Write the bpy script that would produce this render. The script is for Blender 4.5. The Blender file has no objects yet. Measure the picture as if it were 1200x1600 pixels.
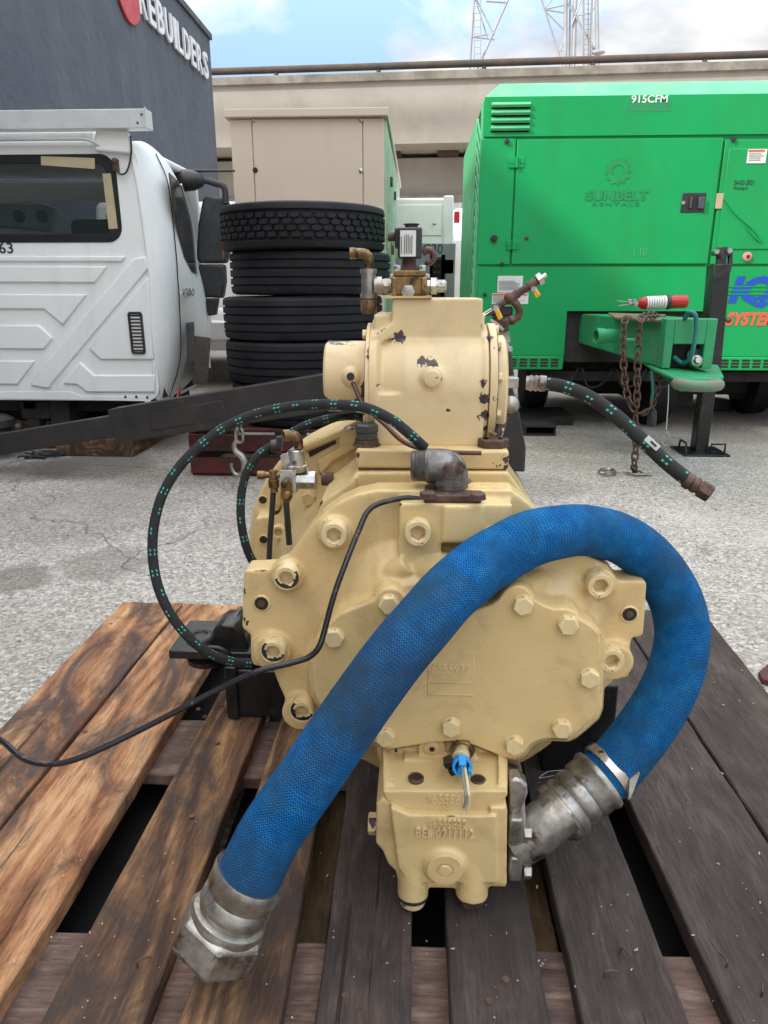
import bpy, bmesh, math, random
import numpy as np
from mathutils import Vector, Matrix
random.seed(7)
S = bpy.context.scene
COL = S.collection
R = math.radians
# ---------------------------------------------------------------- camera
CZ = 1.17; PITCH = R(17.5); YAW = R(2.7); FPX = 1109.0
cd = bpy.data.cameras.new('camera'); cam = bpy.data.objects.new('camera', cd); COL.objects.link(cam)
cam.location = (0, 0, CZ); cam.rotation_euler = (R(90) - PITCH, 0, YAW)
cd.sensor_fit = 'AUTO'; cd.sensor_width = 36.0; cd.lens = FPX / 1600 * 36
cd.clip_start = 0.05; cd.clip_end = 1500
S.camera = cam
# ---------------------------------------------------------------- sky and sun
SUN_DIR = Vector((-1.0, -0.55, 0.84)).normalized()
world = bpy.data.worlds.new('World'); S.world = world; world.use_nodes = True
wn = world.node_tree; wn.nodes.clear()
def wnode(t, **k):
    n = wn.nodes.new(t)
    for a, b in k.items(): setattr(n, a, b)
    return n
wo = wnode('ShaderNodeOutputWorld'); wb = wnode('ShaderNodeBackground'); wb.inputs[1].default_value = 0.125
sky = wnode('ShaderNodeTexSky', sky_type='NISHITA', sun_disc=False)
sky.sun_elevation = math.asin(SUN_DIR.z); sky.sun_rotation = math.atan2(SUN_DIR.x, SUN_DIR.y)
sky.air_density = 1.3; sky.dust_density = 1.5
tc = wnode('ShaderNodeTexCoord'); sp = wnode('ShaderNodeSeparateXYZ'); wn.links.new(tc.outputs['Generated'], sp.inputs[0])
mz = wnode('ShaderNodeMath', operation='MAXIMUM'); wn.links.new(sp.outputs[2], mz.inputs[0]); mz.inputs[1].default_value = 0.0
ad = wnode('ShaderNodeMath', operation='ADD'); wn.links.new(mz.outputs[0], ad.inputs[0]); ad.inputs[1].default_value = 0.22
dx = wnode('ShaderNodeMath', operation='DIVIDE'); wn.links.new(sp.outputs[0], dx.inputs[0]); wn.links.new(ad.outputs[0], dx.inputs[1])
dy = wnode('ShaderNodeMath', operation='DIVIDE'); wn.links.new(sp.outputs[1], dy.inputs[0]); wn.links.new(ad.outputs[0], dy.inputs[1])
cb = wnode('ShaderNodeCombineXYZ'); wn.links.new(dx.outputs[0], cb.inputs[0]); wn.links.new(dy.outputs[0], cb.inputs[1])
cb.inputs[2].default_value = 3.3
nz = wnode('ShaderNodeTexNoise'); nz.inputs['Scale'].default_value = 1.35; nz.inputs['Detail'].default_value = 7; nz.inputs['Roughness'].default_value = .55; nz.inputs['Distortion'].default_value = .35
wn.links.new(cb.outputs[0], nz.inputs[0])
cr = wnode('ShaderNodeValToRGB'); cr.color_ramp.elements[0].position = .36; cr.color_ramp.elements[1].position = .50
wn.links.new(nz.outputs[0], cr.inputs[0])
nz2 = wnode('ShaderNodeTexNoise'); nz2.inputs['Scale'].default_value = 3.4; nz2.inputs['Detail'].default_value = 6
wn.links.new(cb.outputs[0], nz2.inputs[0])
cr2 = wnode('ShaderNodeValToRGB'); e = cr2.color_ramp.elements
e[0].position = .3; e[0].color = (2.5, 2.6, 2.75, 1); e[1].position = .66; e[1].color = (5.3, 5.2, 5.1, 1)
wn.links.new(nz2.outputs[0], cr2.inputs[0])
mx = wnode('ShaderNodeMixRGB'); wn.links.new(cr.outputs[0], mx.inputs[0]); wn.links.new(cr2.outputs[0], mx.inputs[2])
sk2 = wnode('ShaderNodeMixRGB', blend_type='MIX'); sk2.inputs[0].default_value = .75; sk2.inputs[2].default_value = (1.9, 3.0, 4.7, 1)
wn.links.new(sky.outputs[0], sk2.inputs[1]); wn.links.new(sk2.outputs[0], mx.inputs[1])
# sky brightened overhead, out of frame, to light the scene, as overcast skies are
gr_ = wnode('ShaderNodeMath', operation='MULTIPLY_ADD'); wn.links.new(mz.outputs[0], gr_.inputs[0]); gr_.inputs[1].default_value = 3.3; gr_.inputs[2].default_value = .30
gm_ = wnode('ShaderNodeVectorMath', operation='SCALE'); wn.links.new(mx.outputs[0], gm_.inputs[0]); wn.links.new(gr_.outputs[0], gm_.inputs[3])
wn.links.new(gm_.outputs[0], wb.inputs[0]); wn.links.new(wb.outputs[0], wo.inputs[0])
sl = bpy.data.lights.new('sun', 'SUN'); sun = bpy.data.objects.new('sun', sl); COL.objects.link(sun)
sl.energy = 2.3; sl.angle = R(1.6); sl.color = (1, .95, .87)
sun.rotation_euler = SUN_DIR.to_track_quat('Z', 'Y').to_euler(); sun.location = (-20, -10, 25)
vs = S.view_settings; vs.view_transform = 'Standard'; vs.look = 'None'; vs.gamma = 1; vs.use_curve_mapping = False
vs.exposure = 0.84
S.render.engine = 'CYCLES'; S.cycles.max_bounces = 6; S.cycles.use_denoising = True
# ---------------------------------------------------------------- back-projection of measured points to real places
CR = Vector((math.cos(YAW), math.sin(YAW), 0))
CF = Vector((-math.sin(YAW) * math.cos(PITCH), math.cos(YAW) * math.cos(PITCH), -math.sin(PITCH)))
CU = Vector((-math.sin(YAW) * math.sin(PITCH), math.cos(YAW) * math.sin(PITCH), math.cos(PITCH)))
C0 = Vector((0, 0, CZ))
def ray(px, py): return CR * ((px - 600) / FPX) - CU * ((py - 800) / FPX) + CF
def W(px, py, Y): d = ray(px, py); return C0 + d * (Y / d.y)
def G(px, py, z=0.0): d = ray(px, py); return C0 + d * ((z - CZ) / d.z)
def XP(px, py, X): d = ray(px, py); return C0 + d * (X / d.x)
def T(px, py, t): return C0 + ray(px, py) * t
# ---------------------------------------------------------------- mesh builder
class MB:
    def __init__(s): s.v = []; s.f = []; s.uv = {}; s.m = []
    def add(s, vs, fs, uvs=None):
        b = len(s.v); s.v += [tuple(v) for v in vs]
        for i, f in enumerate(fs):
            if uvs: s.uv[len(s.f)] = uvs[i]
            s.f.append(tuple(b + j for j in f))
        return s
    def box(s, a, b):
        x0, x1 = sorted((a[0], b[0])); y0, y1 = sorted((a[1], b[1])); z0, z1 = sorted((a[2], b[2]))
        return s.add([(x0,y0,z0),(x1,y0,z0),(x1,y1,z0),(x0,y1,z0),(x0,y0,z1),(x1,y0,z1),(x1,y1,z1),(x0,y1,z1)],
              [(3,2,1,0),(4,5,6,7),(0,1,5,4),(1,2,6,5),(2,3,7,6),(3,0,4,7)])
    def obox(s, c, size, rot=None):
        c = Vector(c); M = rot.to_matrix() if rot is not None and not isinstance(rot, Matrix) else (rot or Matrix.Identity(3))
        h = [k / 2 for k in size]
        vs = [c + M @ Vector((sx*h[0], sy*h[1], sz*h[2])) for sz in (-1,1) for sx, sy in ((-1,-1),(1,-1),(1,1),(-1,1))]
        return s.add(vs, [(3,2,1,0),(4,5,6,7),(0,1,5,4),(1,2,6,5),(2,3,7,6),(3,0,4,7)])
    def prism(s, pts, ext, top=None):
        n = len(pts); ext = Vector(ext); q = [Vector(p) + ext for p in pts] if top is None else top
        return s.add(list(pts) + q, [tuple(range(n))[::-1], tuple(range(n, 2*n))] + [(i, (i+1)%n, n+(i+1)%n, n+i) for i in range(n)])
    def cyl(s, a, b, r, r2=None, n=24):
        return s.lathe(a, Vector(b) - Vector(a), [(0, r), ((Vector(b)-Vector(a)).length, r if r2 is None else r2)], n)
    def lathe(s, o, d, prof, n=32, closed=False, ph=0):
        o = Vector(o); d = Vector(d).normalized(); u = d.orthogonal().normalized()
        if abs(d.z) < .99: u = d.cross(Vector((0,0,1))).normalized()
        w = d.cross(u); vs = []; fs = []; uvs = []
        for sx, r in prof:
            for k in range(n):
                a = 2*math.pi*(k+ph)/n; vs.append(o + d*sx + (u*math.cos(a) + w*math.sin(a))*r)
        m = len(prof); acc = [0]
        for i in range(1, m): acc.append(acc[-1] + math.hypot(prof[i][0]-prof[i-1][0], prof[i][1]-prof[i-1][1]))
        for i in range(m if closed else m-1):
            j = (i+1) % m
            for k in range(n):
                l = (k+1) % n; fs.append((i*n+k, i*n+l, j*n+l, j*n+k))
                uvs.append(((k/n, acc[i]), ((k+1)/n, acc[i]), ((k+1)/n, acc[j]), (k/n, acc[j])))
        if not closed:
            fs.append(tuple(range(n))[::-1]); fs.append(tuple(range((m-1)*n, m*n)))
            uvs.append(((0,0),)*n); uvs.append(((0,0),)*n)
        return s.add(vs, fs, uvs)
    def tube(s, pts, r, n=12, step=None, spline=True, cap=True, closed=False):
        P = catmull(pts, step or .012, closed) if spline else [Vector(p) for p in pts]
        m = len(P); rr = r if callable(r) else (lambda t: r)
        L = [0]
        for i in range(1, m): L.append(L[-1] + (P[i]-P[i-1]).length)
        if closed: tan = [(P[(i+1)%m]-P[i-1]).normalized() for i in range(m)]
        else: tan = [(P[min(i+1,m-1)]-P[max(i-1,0)]).normalized() for i in range(m)]
        u = tan[0].orthogonal().normalized(); vs = []
        for i in range(m):
            u = (u - tan[i]*u.dot(tan[i])).normalized(); w = tan[i].cross(u); ra = rr(L[i]/max(L[-1],1e-6))
            for k in range(n):
                a = 2*math.pi*k/n; vs.append(P[i] + (u*math.cos(a)+w*math.sin(a))*ra)
        fs = []; uvs = []
        for i in range(m if closed else m-1):
            j = (i+1)%m; lj = L[j] if j else L[i]+.01
            for k in range(n):
                l = (k+1)%n; fs.append((i*n+k, i*n+l, j*n+l, j*n+k))
                uvs.append(((k/n, L[i]), ((k+1)/n, L[i]), ((k+1)/n, lj), (k/n, lj)))
        if cap and not closed:
            fs.append(tuple(range(n))[::-1]); fs.append(tuple(range((m-1)*n, m*n)))
            uvs.append(((0,0),)*n); uvs.append(((0,0),)*n)
        return s.add(vs, fs, uvs)
    def sphere(s, c, r, n=16, sc=(1,1,1)):
        c = Vector(c); vs = []; h = n//2
        for i in range(1, h):
            th = math.pi*i/h
            for k in range(n):
                a = 2*math.pi*k/n; vs.append(c + Vector((math.sin(th)*math.cos(a)*r*sc[0], math.sin(th)*math.sin(a)*r*sc[1], math.cos(th)*r*sc[2])))
        vs.append(c+Vector((0,0,r*sc[2]))); vs.append(c-Vector((0,0,r*sc[2]))); t = len(vs)-2
        fs = [(i*n+k, (i+1)*n+k, (i+1)*n+(k+1)%n, i*n+(k+1)%n) for i in range(h-2) for k in range(n)]
        fs += [(t, k, (k+1)%n) for k in range(n)] + [(t+1, (h-2)*n+(k+1)%n, (h-2)*n+k) for k in range(n)]
        return s.add(vs, fs)
    def mesh(s, name, smooth=40, recalc=True):
        me = bpy.data.meshes.new(name); me.from_pydata([tuple(v) for v in s.v], [], s.f)
        if s.uv:
            ul = me.uv_layers.new(name='UVMap'); k = 0
            data = ul.data
            for i, p in enumerate(me.polygons):
                t = s.uv.get(i)
                for q in range(p.loop_total):
                    if t: data[p.loop_start+q].uv = t[q]
        if recalc:
            bm = bmesh.new(); bm.from_mesh(me); bmesh.ops.recalc_face_normals(bm, faces=bm.faces); bm.to_mesh(me); bm.free()
        if smooth:
            me.polygons.foreach_set('use_smooth', [True]*len(me.polygons)); me.set_sharp_from_angle(angle=R(smooth))
        return me
def catmull(pts, step, closed=False):
    P = [Vector(p) for p in pts]; out = []; n = len(P)
    for i in range(n if closed else n-1):
        if closed: a, b, c, d = P[i-1], P[i], P[(i+1)%n], P[(i+2)%n]
        else:
            b, c = P[i], P[i+1]; a = P[i-1] if i else b*2-c; d = P[i+2] if i+2 < n else c*2-b
        m = max(2, int((c-b).length/step))
        for k in range(m):
            t = k/m; t2 = t*t; t3 = t2*t
            out.append(.5*((2*b)+(c-a)*t+(2*a-5*b+4*c-d)*t2+(3*b-a-3*c+d)*t3))
    if not closed: out.append(P[-1])
    return out
# ---------------------------------------------------------------- objects
def tag(o, label=None, cat=None, group=None, kind=None):
    if label: o['label'] = label
    if cat: o['category'] = cat
    if group: o['group'] = group
    if kind: o['kind'] = kind
    return o
def thing(name, label, cat, loc=(0,0,0), group=None):
    o = bpy.data.objects.new(name, None); COL.objects.link(o); o.location = loc; o.empty_display_size = .1
    return tag(o, label, cat, group)
def base(o):
    # parts are built in world coordinates, so only the top-level empty carries an offset
    return Vector(o.location) if o.parent is None else Vector((0,0,0))
def obj(name, mb, m, parent=None, bevel=0, seg=2, smooth=40, local=False, label=None, kind=None, rem=0, sm=0, angle=35):
    me = mb if isinstance(mb, bpy.types.Mesh) else mb.mesh(name, smooth)
    o = bpy.data.objects.new(name, me); COL.objects.link(o)
    if m is not None and not me.materials: me.materials.append(m)
    if parent is not None:
        o.parent = parent
        if not local: o.matrix_parent_inverse = Matrix.Translation(-base(parent))
    if bevel:
        b = o.modifiers.new('bevel', 'BEVEL'); b.width = bevel; b.segments = seg; b.limit_method = 'ANGLE'; b.angle_limit = R(angle)
        if smooth: b.harden_normals = False
    if rem:
        q = o.modifiers.new('cast', 'REMESH'); q.mode = 'VOXEL'; q.voxel_size = rem; q.use_smooth_shade = True
        q = o.modifiers.new('soften', 'SMOOTH'); q.factor = .5; q.iterations = sm
    return tag(o, label, None, None, kind)
def single(name, mb, m, label, cat, group=None, **k):
    return tag(obj(name, mb, m, None, **k), label, cat, group)
def struct(name, mb, m, **k):
    return tag(obj(name, mb, m, None, **k), kind='structure')
def copy_tree(o, parent=None):
    c = o.copy(); COL.objects.link(c)
    if parent is not None: c.parent = parent
    for ch in list(o.children): copy_tree(ch, c)
    return c
# ---------------------------------------------------------------- materials
MATS = {}
class NT:
    def __init__(s, name):
        s.m = bpy.data.materials.new(name); s.m.use_nodes = True; s.t = s.m.node_tree
        s.b = s.t.nodes['Principled BSDF']; s.x = s.t.nodes.new('ShaderNodeTexCoord'); s.oi = None
    def n(s, t, ins=None, **k):
        n = s.t.nodes.new(t)
        for a, b in k.items(): setattr(n, a, b)
        for a, b in (ins or {}).items():
            if hasattr(b, 'is_output'): s.t.links.new(b, n.inputs[a])
            else: n.inputs[a].default_value = b
        return n
    def map(s, scale=(1,1,1), src='Object', rnd=0, rot=(0,0,0)):
        v = s.x.outputs[src]
        if rnd:
            oi = s.n('ShaderNodeObjectInfo'); a = s.n('ShaderNodeMath', {0: oi.outputs['Random'], 1: rnd}, operation='MULTIPLY')
            v = s.n('ShaderNodeVectorMath', {0: v, 1: a.outputs[0]}, operation='ADD').outputs[0]
        return s.n('ShaderNodeMapping', {'Vector': v, 'Scale': scale, 'Rotation': rot}).outputs[0]
    def noise(s, v, sc, det=5, ro=.55, dist=0):
        return s.n('ShaderNodeTexNoise', {'Vector': v, 'Scale': sc, 'Detail': det, 'Roughness': ro, 'Distortion': dist}).outputs[0]
    def vor(s, v, sc, feature='F1', out=0, rand=1):
        return s.n('ShaderNodeTexVoronoi', {'Vector': v, 'Scale': sc, 'Randomness': rand}, feature=feature).outputs[out]
    def ramp(s, v, stops):
        r = s.n('ShaderNodeValToRGB', {0: v}); e = r.color_ramp.elements
        while len(e) < len(stops): e.new(.5)
        for q, (p, c) in zip(e, stops):
            q.position = p; q.color = (c, c, c, 1) if isinstance(c, (int, float)) else (*c, 1)
        return r.outputs[0]
    def mix(s, f, a, b, mode='MIX'):
        a = (*a, 1) if isinstance(a, tuple) else a; b = (*b, 1) if isinstance(b, tuple) else b
        return s.n('ShaderNodeMixRGB', {0: f, 1: a, 2: b}, blend_type=mode).outputs[0]
    def math(s, op, a, b=0.0, c=0.0): return s.n('ShaderNodeMath', {0: a, 1: b, 2: c}, operation=op).outputs[0]
    def bump(s, h, st=.3, dist=.002, nrm=None):
        i = {'Height': h, 'Strength': st, 'Distance': dist}
        if nrm is not None: i['Normal'] = nrm
        return s.n('ShaderNodeBump', i).outputs[0]
    def out(s, col=None, rough=None, metal=None, nrm=None, spec=None):
        for k, v in (('Base Color', col), ('Roughness', rough), ('Metallic', metal), ('Normal', nrm), ('Specular IOR Level', spec)):
            if v is None: continue
            if hasattr(v, 'is_output'): s.t.links.new(v, s.b.inputs[k])
            elif isinstance(v, tuple): s.b.inputs[k].default_value = (*v, 1)
            else: s.b.inputs[k].default_value = v
        return s.m
def paint(name, col, col2=None, rough=.5, var=.25, vs=4, chip=None, dent=0, peb=0, chips=.62, cs=14, bumpv=.15, bs=120, dirt=None, dv=.35, ds=3, streak=False, edge=0, metal=0, spec=.5, bdist=.001, pts=(), soft=.012):
    s = NT(name); v = s.map()
    c2 = col2 or tuple(k*(1-var) for k in col)
    f = s.ramp(s.noise(v, vs, 6, .6), [(.35, 0), (.65, 1)])
    c = s.mix(f, col, c2)
    ro = rough
    if dirt:
        vv = s.map((1,1,.18)) if streak else v
        d = s.ramp(s.noise(vv, ds, 8, .65, .4), [(.5, 0), (.78, dv)])
        c = s.mix(d, c, dirt)
    h = s.noise(v, bs, 3, .5)
    if peb: h = s.math('ADD', h, s.math('MULTIPLY', s.noise(v, peb, 4, .6), 2.2))
    if chip:
        k = s.noise(v, cs, 5, .6, .3)
        if edge:
            g = s.n('ShaderNodeNewGeometry')
            ed = s.ramp(g.outputs['Pointiness'], [(.515, 0), (.60, edge)])
            k = s.math('ADD', k, ed)
        for (px_, r_) in pts:
            dv_ = s.n('ShaderNodeVectorMath', {0: v, 1: tuple(px_)}, operation='DISTANCE').outputs['Value']
            q = s.math('SUBTRACT', 1.0, s.math('DIVIDE', dv_, r_))
            q = s.math('ADD', s.math('MULTIPLY', q, .42), s.math('MULTIPLY', s.noise(v, 75, 5, .65, 1.2), 1.25))
            k = s.math('MAXIMUM', k, s.math('MULTIPLY', s.math('GREATER_THAN', q, .72), s.math('LESS_THAN', dv_, r_*1.7)))
        cm = s.ramp(k, [(chips, 0), (chips+soft, 1)])
        c = s.mix(cm, c, s.mix(s.noise(v, 60, 3), chip, tuple(q*.35 for q in chip)))
        h = s.math('SUBTRACT', h, s.math('MULTIPLY', cm, 1.5))
    rr = s.ramp(s.noise(v, vs*3, 4), [(.3, max(0, ro-.1)), (.7, min(1, ro+.12))])
    nn_ = s.bump(s.noise(v, 2.3, 2, .4), dent, .02) if dent else None
    return s.out(c, rr, metal, s.bump(h, bumpv, bdist, nn_), spec)
def flat(name, col, rough=.5, metal=0, **k):
    return paint(name, col, rough=rough, metal=metal, var=k.pop('var', .15), **k)
# ================================================================ materials
CHIPG = [(W(x,y,1.12),r_) for x,y,r_ in ((379,925,.009),(380,972,.010),(392,892,.007),(420,890,.006),(384,988,.006),(470,1028,.006),(462,1034,.005),(640,787,.007),(770,787,.006),(700,776,.006),(798,880,.007))]
TAN = paint('cast_tan_paint', (.71, .525, .25), (.62, .445, .20), rough=.33, vs=3, chip=(.06,.025,.018), chips=.70, cs=11, peb=95, dirt=(.27,.165,.075), dv=.6, ds=8, edge=.24, pts=CHIPG, bumpv=.35, bs=330, bdist=.0006)
TANC = paint('tan_cover_paint', (.69, .505, .235), (.61, .435, .19), rough=.42, vs=5, chip=(.07,.035,.03), chips=.80, cs=10, peb=110, dirt=(.24,.15,.075), dv=.6, ds=9, edge=0, bumpv=.4, bs=420, bdist=.0006)
TANB = paint('tan_bolt_paint', (.75, .585, .32), (.63, .475, .235), rough=.42, vs=30, chip=(.05,.03,.03), chips=.66, cs=70, dirt=(.22,.14,.07), dv=.5, ds=30, bumpv=.3, bs=300, bdist=.0006)
TANL = paint('tan_cast_letters', (.71, .54, .28), (.62, .455, .22), rough=.4, vs=30, bumpv=.2)
def onI(px, py):
    Y = 1.29; zi_ = W(668,603,1.40).z
    for _ in range(5): Y = 1.40-math.sqrt(max(0,.113**2-(W(px,py,Y).z-zi_)**2))
    return W(px,py,Y)
CHIPS = [(onI(x,y),r_) for x,y,r_ in ((617,523,.013),(626,528,.014),(622,516,.009),(660,566,.013),(672,568,.015),(679,571,.010),(678,588,.013),(684,592,.010),(755,600,.009),(757,622,.011),(757,648,.013),(755,668,.010),(752,690,.009),(748,522,.006),(596,604,.009),(603,680,.007),(700,640,.005))] + [(W(579,606,1.36),.010),(W(520,610,1.36),.006),(W(518,622,1.36),.009)]
TANCH = paint('tan_chipped_paint', (.72, .56, .315), (.65, .485, .26), rough=.38, vs=5, chip=(.085,.045,.05), chips=.70, cs=11, peb=95, dirt=(.42,.29,.15), dv=.6, ds=8, edge=.26, bumpv=.3, bs=300, bdist=.0006, pts=CHIPS)
STEEL = paint('weathered_steel', (.56,.53,.48), (.26,.235,.20), rough=.4, metal=.85, vs=26, chip=(.13,.065,.035), chips=.55, cs=24, bumpv=.3, bs=200, soft=.14, dirt=(.08,.06,.045), dv=.6, ds=16)
DSTEEL = paint('dark_pipe_steel', (.26,.245,.23), (.11,.10,.09), rough=.42, metal=.8, vs=26, chip=(.10,.05,.03), chips=.55, cs=24, bumpv=.35, bs=200, soft=.14)
RSTEEL = paint('rusty_steel', (.15,.085,.058), (.06,.036,.028), rough=.62, metal=.35, vs=34, chip=(.28,.24,.20), chips=.60, cs=40, bumpv=.6, bs=160, soft=.12)
ZINC = paint('zinc_plated', (.60,.60,.58), (.36,.35,.33), rough=.3, metal=.9, vs=30, chip=(.2,.12,.06), chips=.58, cs=36, bumpv=.15, soft=.12)
BRASS = paint('aged_brass', (.33,.205,.085), (.16,.095,.045), rough=.42, metal=.75, vs=34, chip=(.09,.06,.04), chips=.52, cs=44, bumpv=.35, soft=.12)
BLACK = paint('black_rubber_plastic', (.018,.018,.019), (.03,.03,.03), rough=.45, vs=10, dirt=(.10,.09,.08), dv=.4, ds=9, bumpv=.25)
GLOSSB = paint('black_gloss_paint', (.012,.012,.013), rough=.28, vs=8, dirt=(.07,.06,.05), dv=.55, ds=10, bumpv=.15)
HOLE = flat('painted_hole_shade', (.02,.012,.008), rough=.5)  # near-black paint stands in for the shade inside holes, slots and gaps
GREEN = paint('green_enamel', (.005,.34,.095), (.004,.30,.08), rough=.38, spec=.3, vs=1.2, dent=.35, dirt=(.03,.19,.05), dv=.5, ds=2.2, streak=True, bumpv=.06, bs=60)
GREENT = paint('green_frame_paint', (.03,.34,.13), (.02,.27,.10), rough=.5, vs=5, chip=(.13,.07,.04), chips=.69, cs=9, dirt=(.16,.13,.08), dv=.6, ds=4, edge=.004, bumpv=.25)
GREENP = paint('pale_green_panels', (.09,.50,.22), (.06,.42,.17), rough=.5, vs=2, dirt=(.2,.28,.15), dv=.5, ds=3, bumpv=.06)  # paler green for the roof, louvres, side frame and blades
WHITE = paint('white_truck_paint', (.86,.87,.84), (.80,.815,.785), rough=.38, vs=2, dent=.2, dirt=(.38,.36,.32), dv=.30, ds=3, streak=True, bumpv=.08)
WHITEB = paint('dirty_white_paint', (.86,.84,.80), (.78,.75,.70), rough=.55, vs=2, chip=(.35,.16,.07), chips=.68, cs=5, dirt=(.4,.33,.25), dv=.4, ds=3, bumpv=.1)
CHASSIS = paint('black_chassis_dirt', (.016,.015,.014), (.03,.027,.024), rough=.8, vs=8, bumpv=.5, bs=40)
BEIGE = paint('beige_powder_coat', (.66,.545,.42), (.62,.505,.385), rough=.6, vs=1.5, dirt=(.38,.30,.22), dv=.3, ds=3, streak=True, bumpv=.08)
MINT = paint('mint_green_panel', (.40,.52,.36), (.34,.46,.31), rough=.6, vs=3, chip=(.22,.12,.05), chips=.62, cs=5, dirt=(.3,.3,.2), dv=.5, ds=4)
STUCCO = paint('grey_stucco', (.088,.098,.118), (.076,.085,.104), rough=.85, vs=.7, dirt=(.14,.15,.17), dv=.5, ds=1.6, streak=True, bumpv=.7, bs=7, bdist=.03)
CONC = paint('bridge_concrete', (.44,.40,.34), (.37,.335,.285), rough=.9, vs=.35, dirt=(.22,.19,.15), dv=.5, ds=.5, bumpv=.4, bs=12, bdist=.01)
CONCD = paint('stained_bridge_cap', (.30,.27,.22), (.17,.15,.12), rough=.9, vs=1.4, dirt=(.10,.09,.07), dv=.7, ds=1.5, bumpv=.5, bs=12, bdist=.01)
RAILM = paint('rusty_railing', (.055,.052,.043), (.11,.07,.05), rough=.8, vs=1.5)
GALV = paint('galvanised_tower', (.42,.43,.44), (.33,.33,.34), rough=.55, metal=.2, vs=.8)
ALU = paint('aluminium_beam', (.72,.72,.71), (.62,.62,.61), rough=.4, metal=.25, vs=3, dirt=(.35,.33,.3), dv=.35, ds=6, bumpv=.1)
BEAMB = paint('black_painted_steel_beam', (.018,.016,.015), (.032,.027,.024), rough=.5, vs=4, chip=(.10,.055,.035), chips=.66, cs=7, dirt=(.07,.06,.05), dv=.4, ds=5, edge=0, bumpv=.25)
SEAL = flat('window_seal_black', (.014,.014,.015), rough=.4)
SGLASS = flat('side_glass_dark', (.03,.035,.035), rough=.06, bumpv=0)
LETW = flat('brushed_letter_white', (.78,.78,.77), rough=.5)
LOGOR = flat('logo_red', (.52,.035,.05), rough=.45)
STICK = flat('white_sticker', (.74,.74,.70), rough=.5)
INK = flat('print_black', (.025,.025,.025), rough=.6)
INKG = flat('print_grey', (.28,.28,.28), rough=.6)
BLUEP = flat('print_blue', (.008,.07,.45), rough=.4)
REDP = flat('print_orange_red', (.75,.12,.06), rough=.5)
FADEG = flat('faded_decal_green', (.008,.245,.07), rough=.5, dirt=(.006,.33,.092), dv=1, ds=12)
FADEP = flat('decal_patch_green', (.014,.26,.085), rough=.5)
REDX = paint('extinguisher_red', (.50,.018,.014), rough=.25, vs=6, dirt=(.3,.1,.08), dv=.4, ds=12, bumpv=.05)
YEL = flat('valve_handle_yellow', (.80,.46,.04), rough=.45)
TEAL = flat('air_line_teal', (.02,.20,.17), rough=.4)
CONN = flat('connector_blue', (.02,.32,.75), rough=.4)
ORANGE = flat('orange_reflector', (.42,.09,.03), rough=.3)
REDL = flat('red_lamp', (.35,.01,.015), rough=.25)
TAPE = flat('masking_tape', (.50,.42,.26), rough=.8)
BROWNC = paint('brown_cable', (.10,.035,.025), rough=.4, vs=30)
GREYP = paint('grey_panel', (.30,.30,.31), rough=.6, vs=2, dirt=(.2,.18,.16), dv=.5, ds=4)
TWINE = flat('nylon_wire', (.55,.55,.5), rough=.5)
def m_glass():
    s = NT('tinted_glass'); s.out((.02,.035,.035), .04, 0, None, .6)
    s.b.inputs['Transmission Weight'].default_value = 0; s.b.inputs['Alpha'].default_value = .25
    return s.m
GLASS = m_glass()
def m_rubber():
    s = NT('tyre_rubber'); v = s.map(rnd=7)
    c = s.mix(s.ramp(s.noise(v, 3, 6, .6), [(.4,0),(.7,1)]), (.012,.012,.014), (.024,.024,.027))
    c = s.mix(s.ramp(s.noise(s.map((1,1,6), rnd=7), 14, 5), [(.55,0),(.8,.3)]), c, (.075,.072,.068))
    return s.out(c, .62, 0, s.bump(s.noise(v, 60, 4), .35, .002), .22)
RUBBER = m_rubber()
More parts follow.
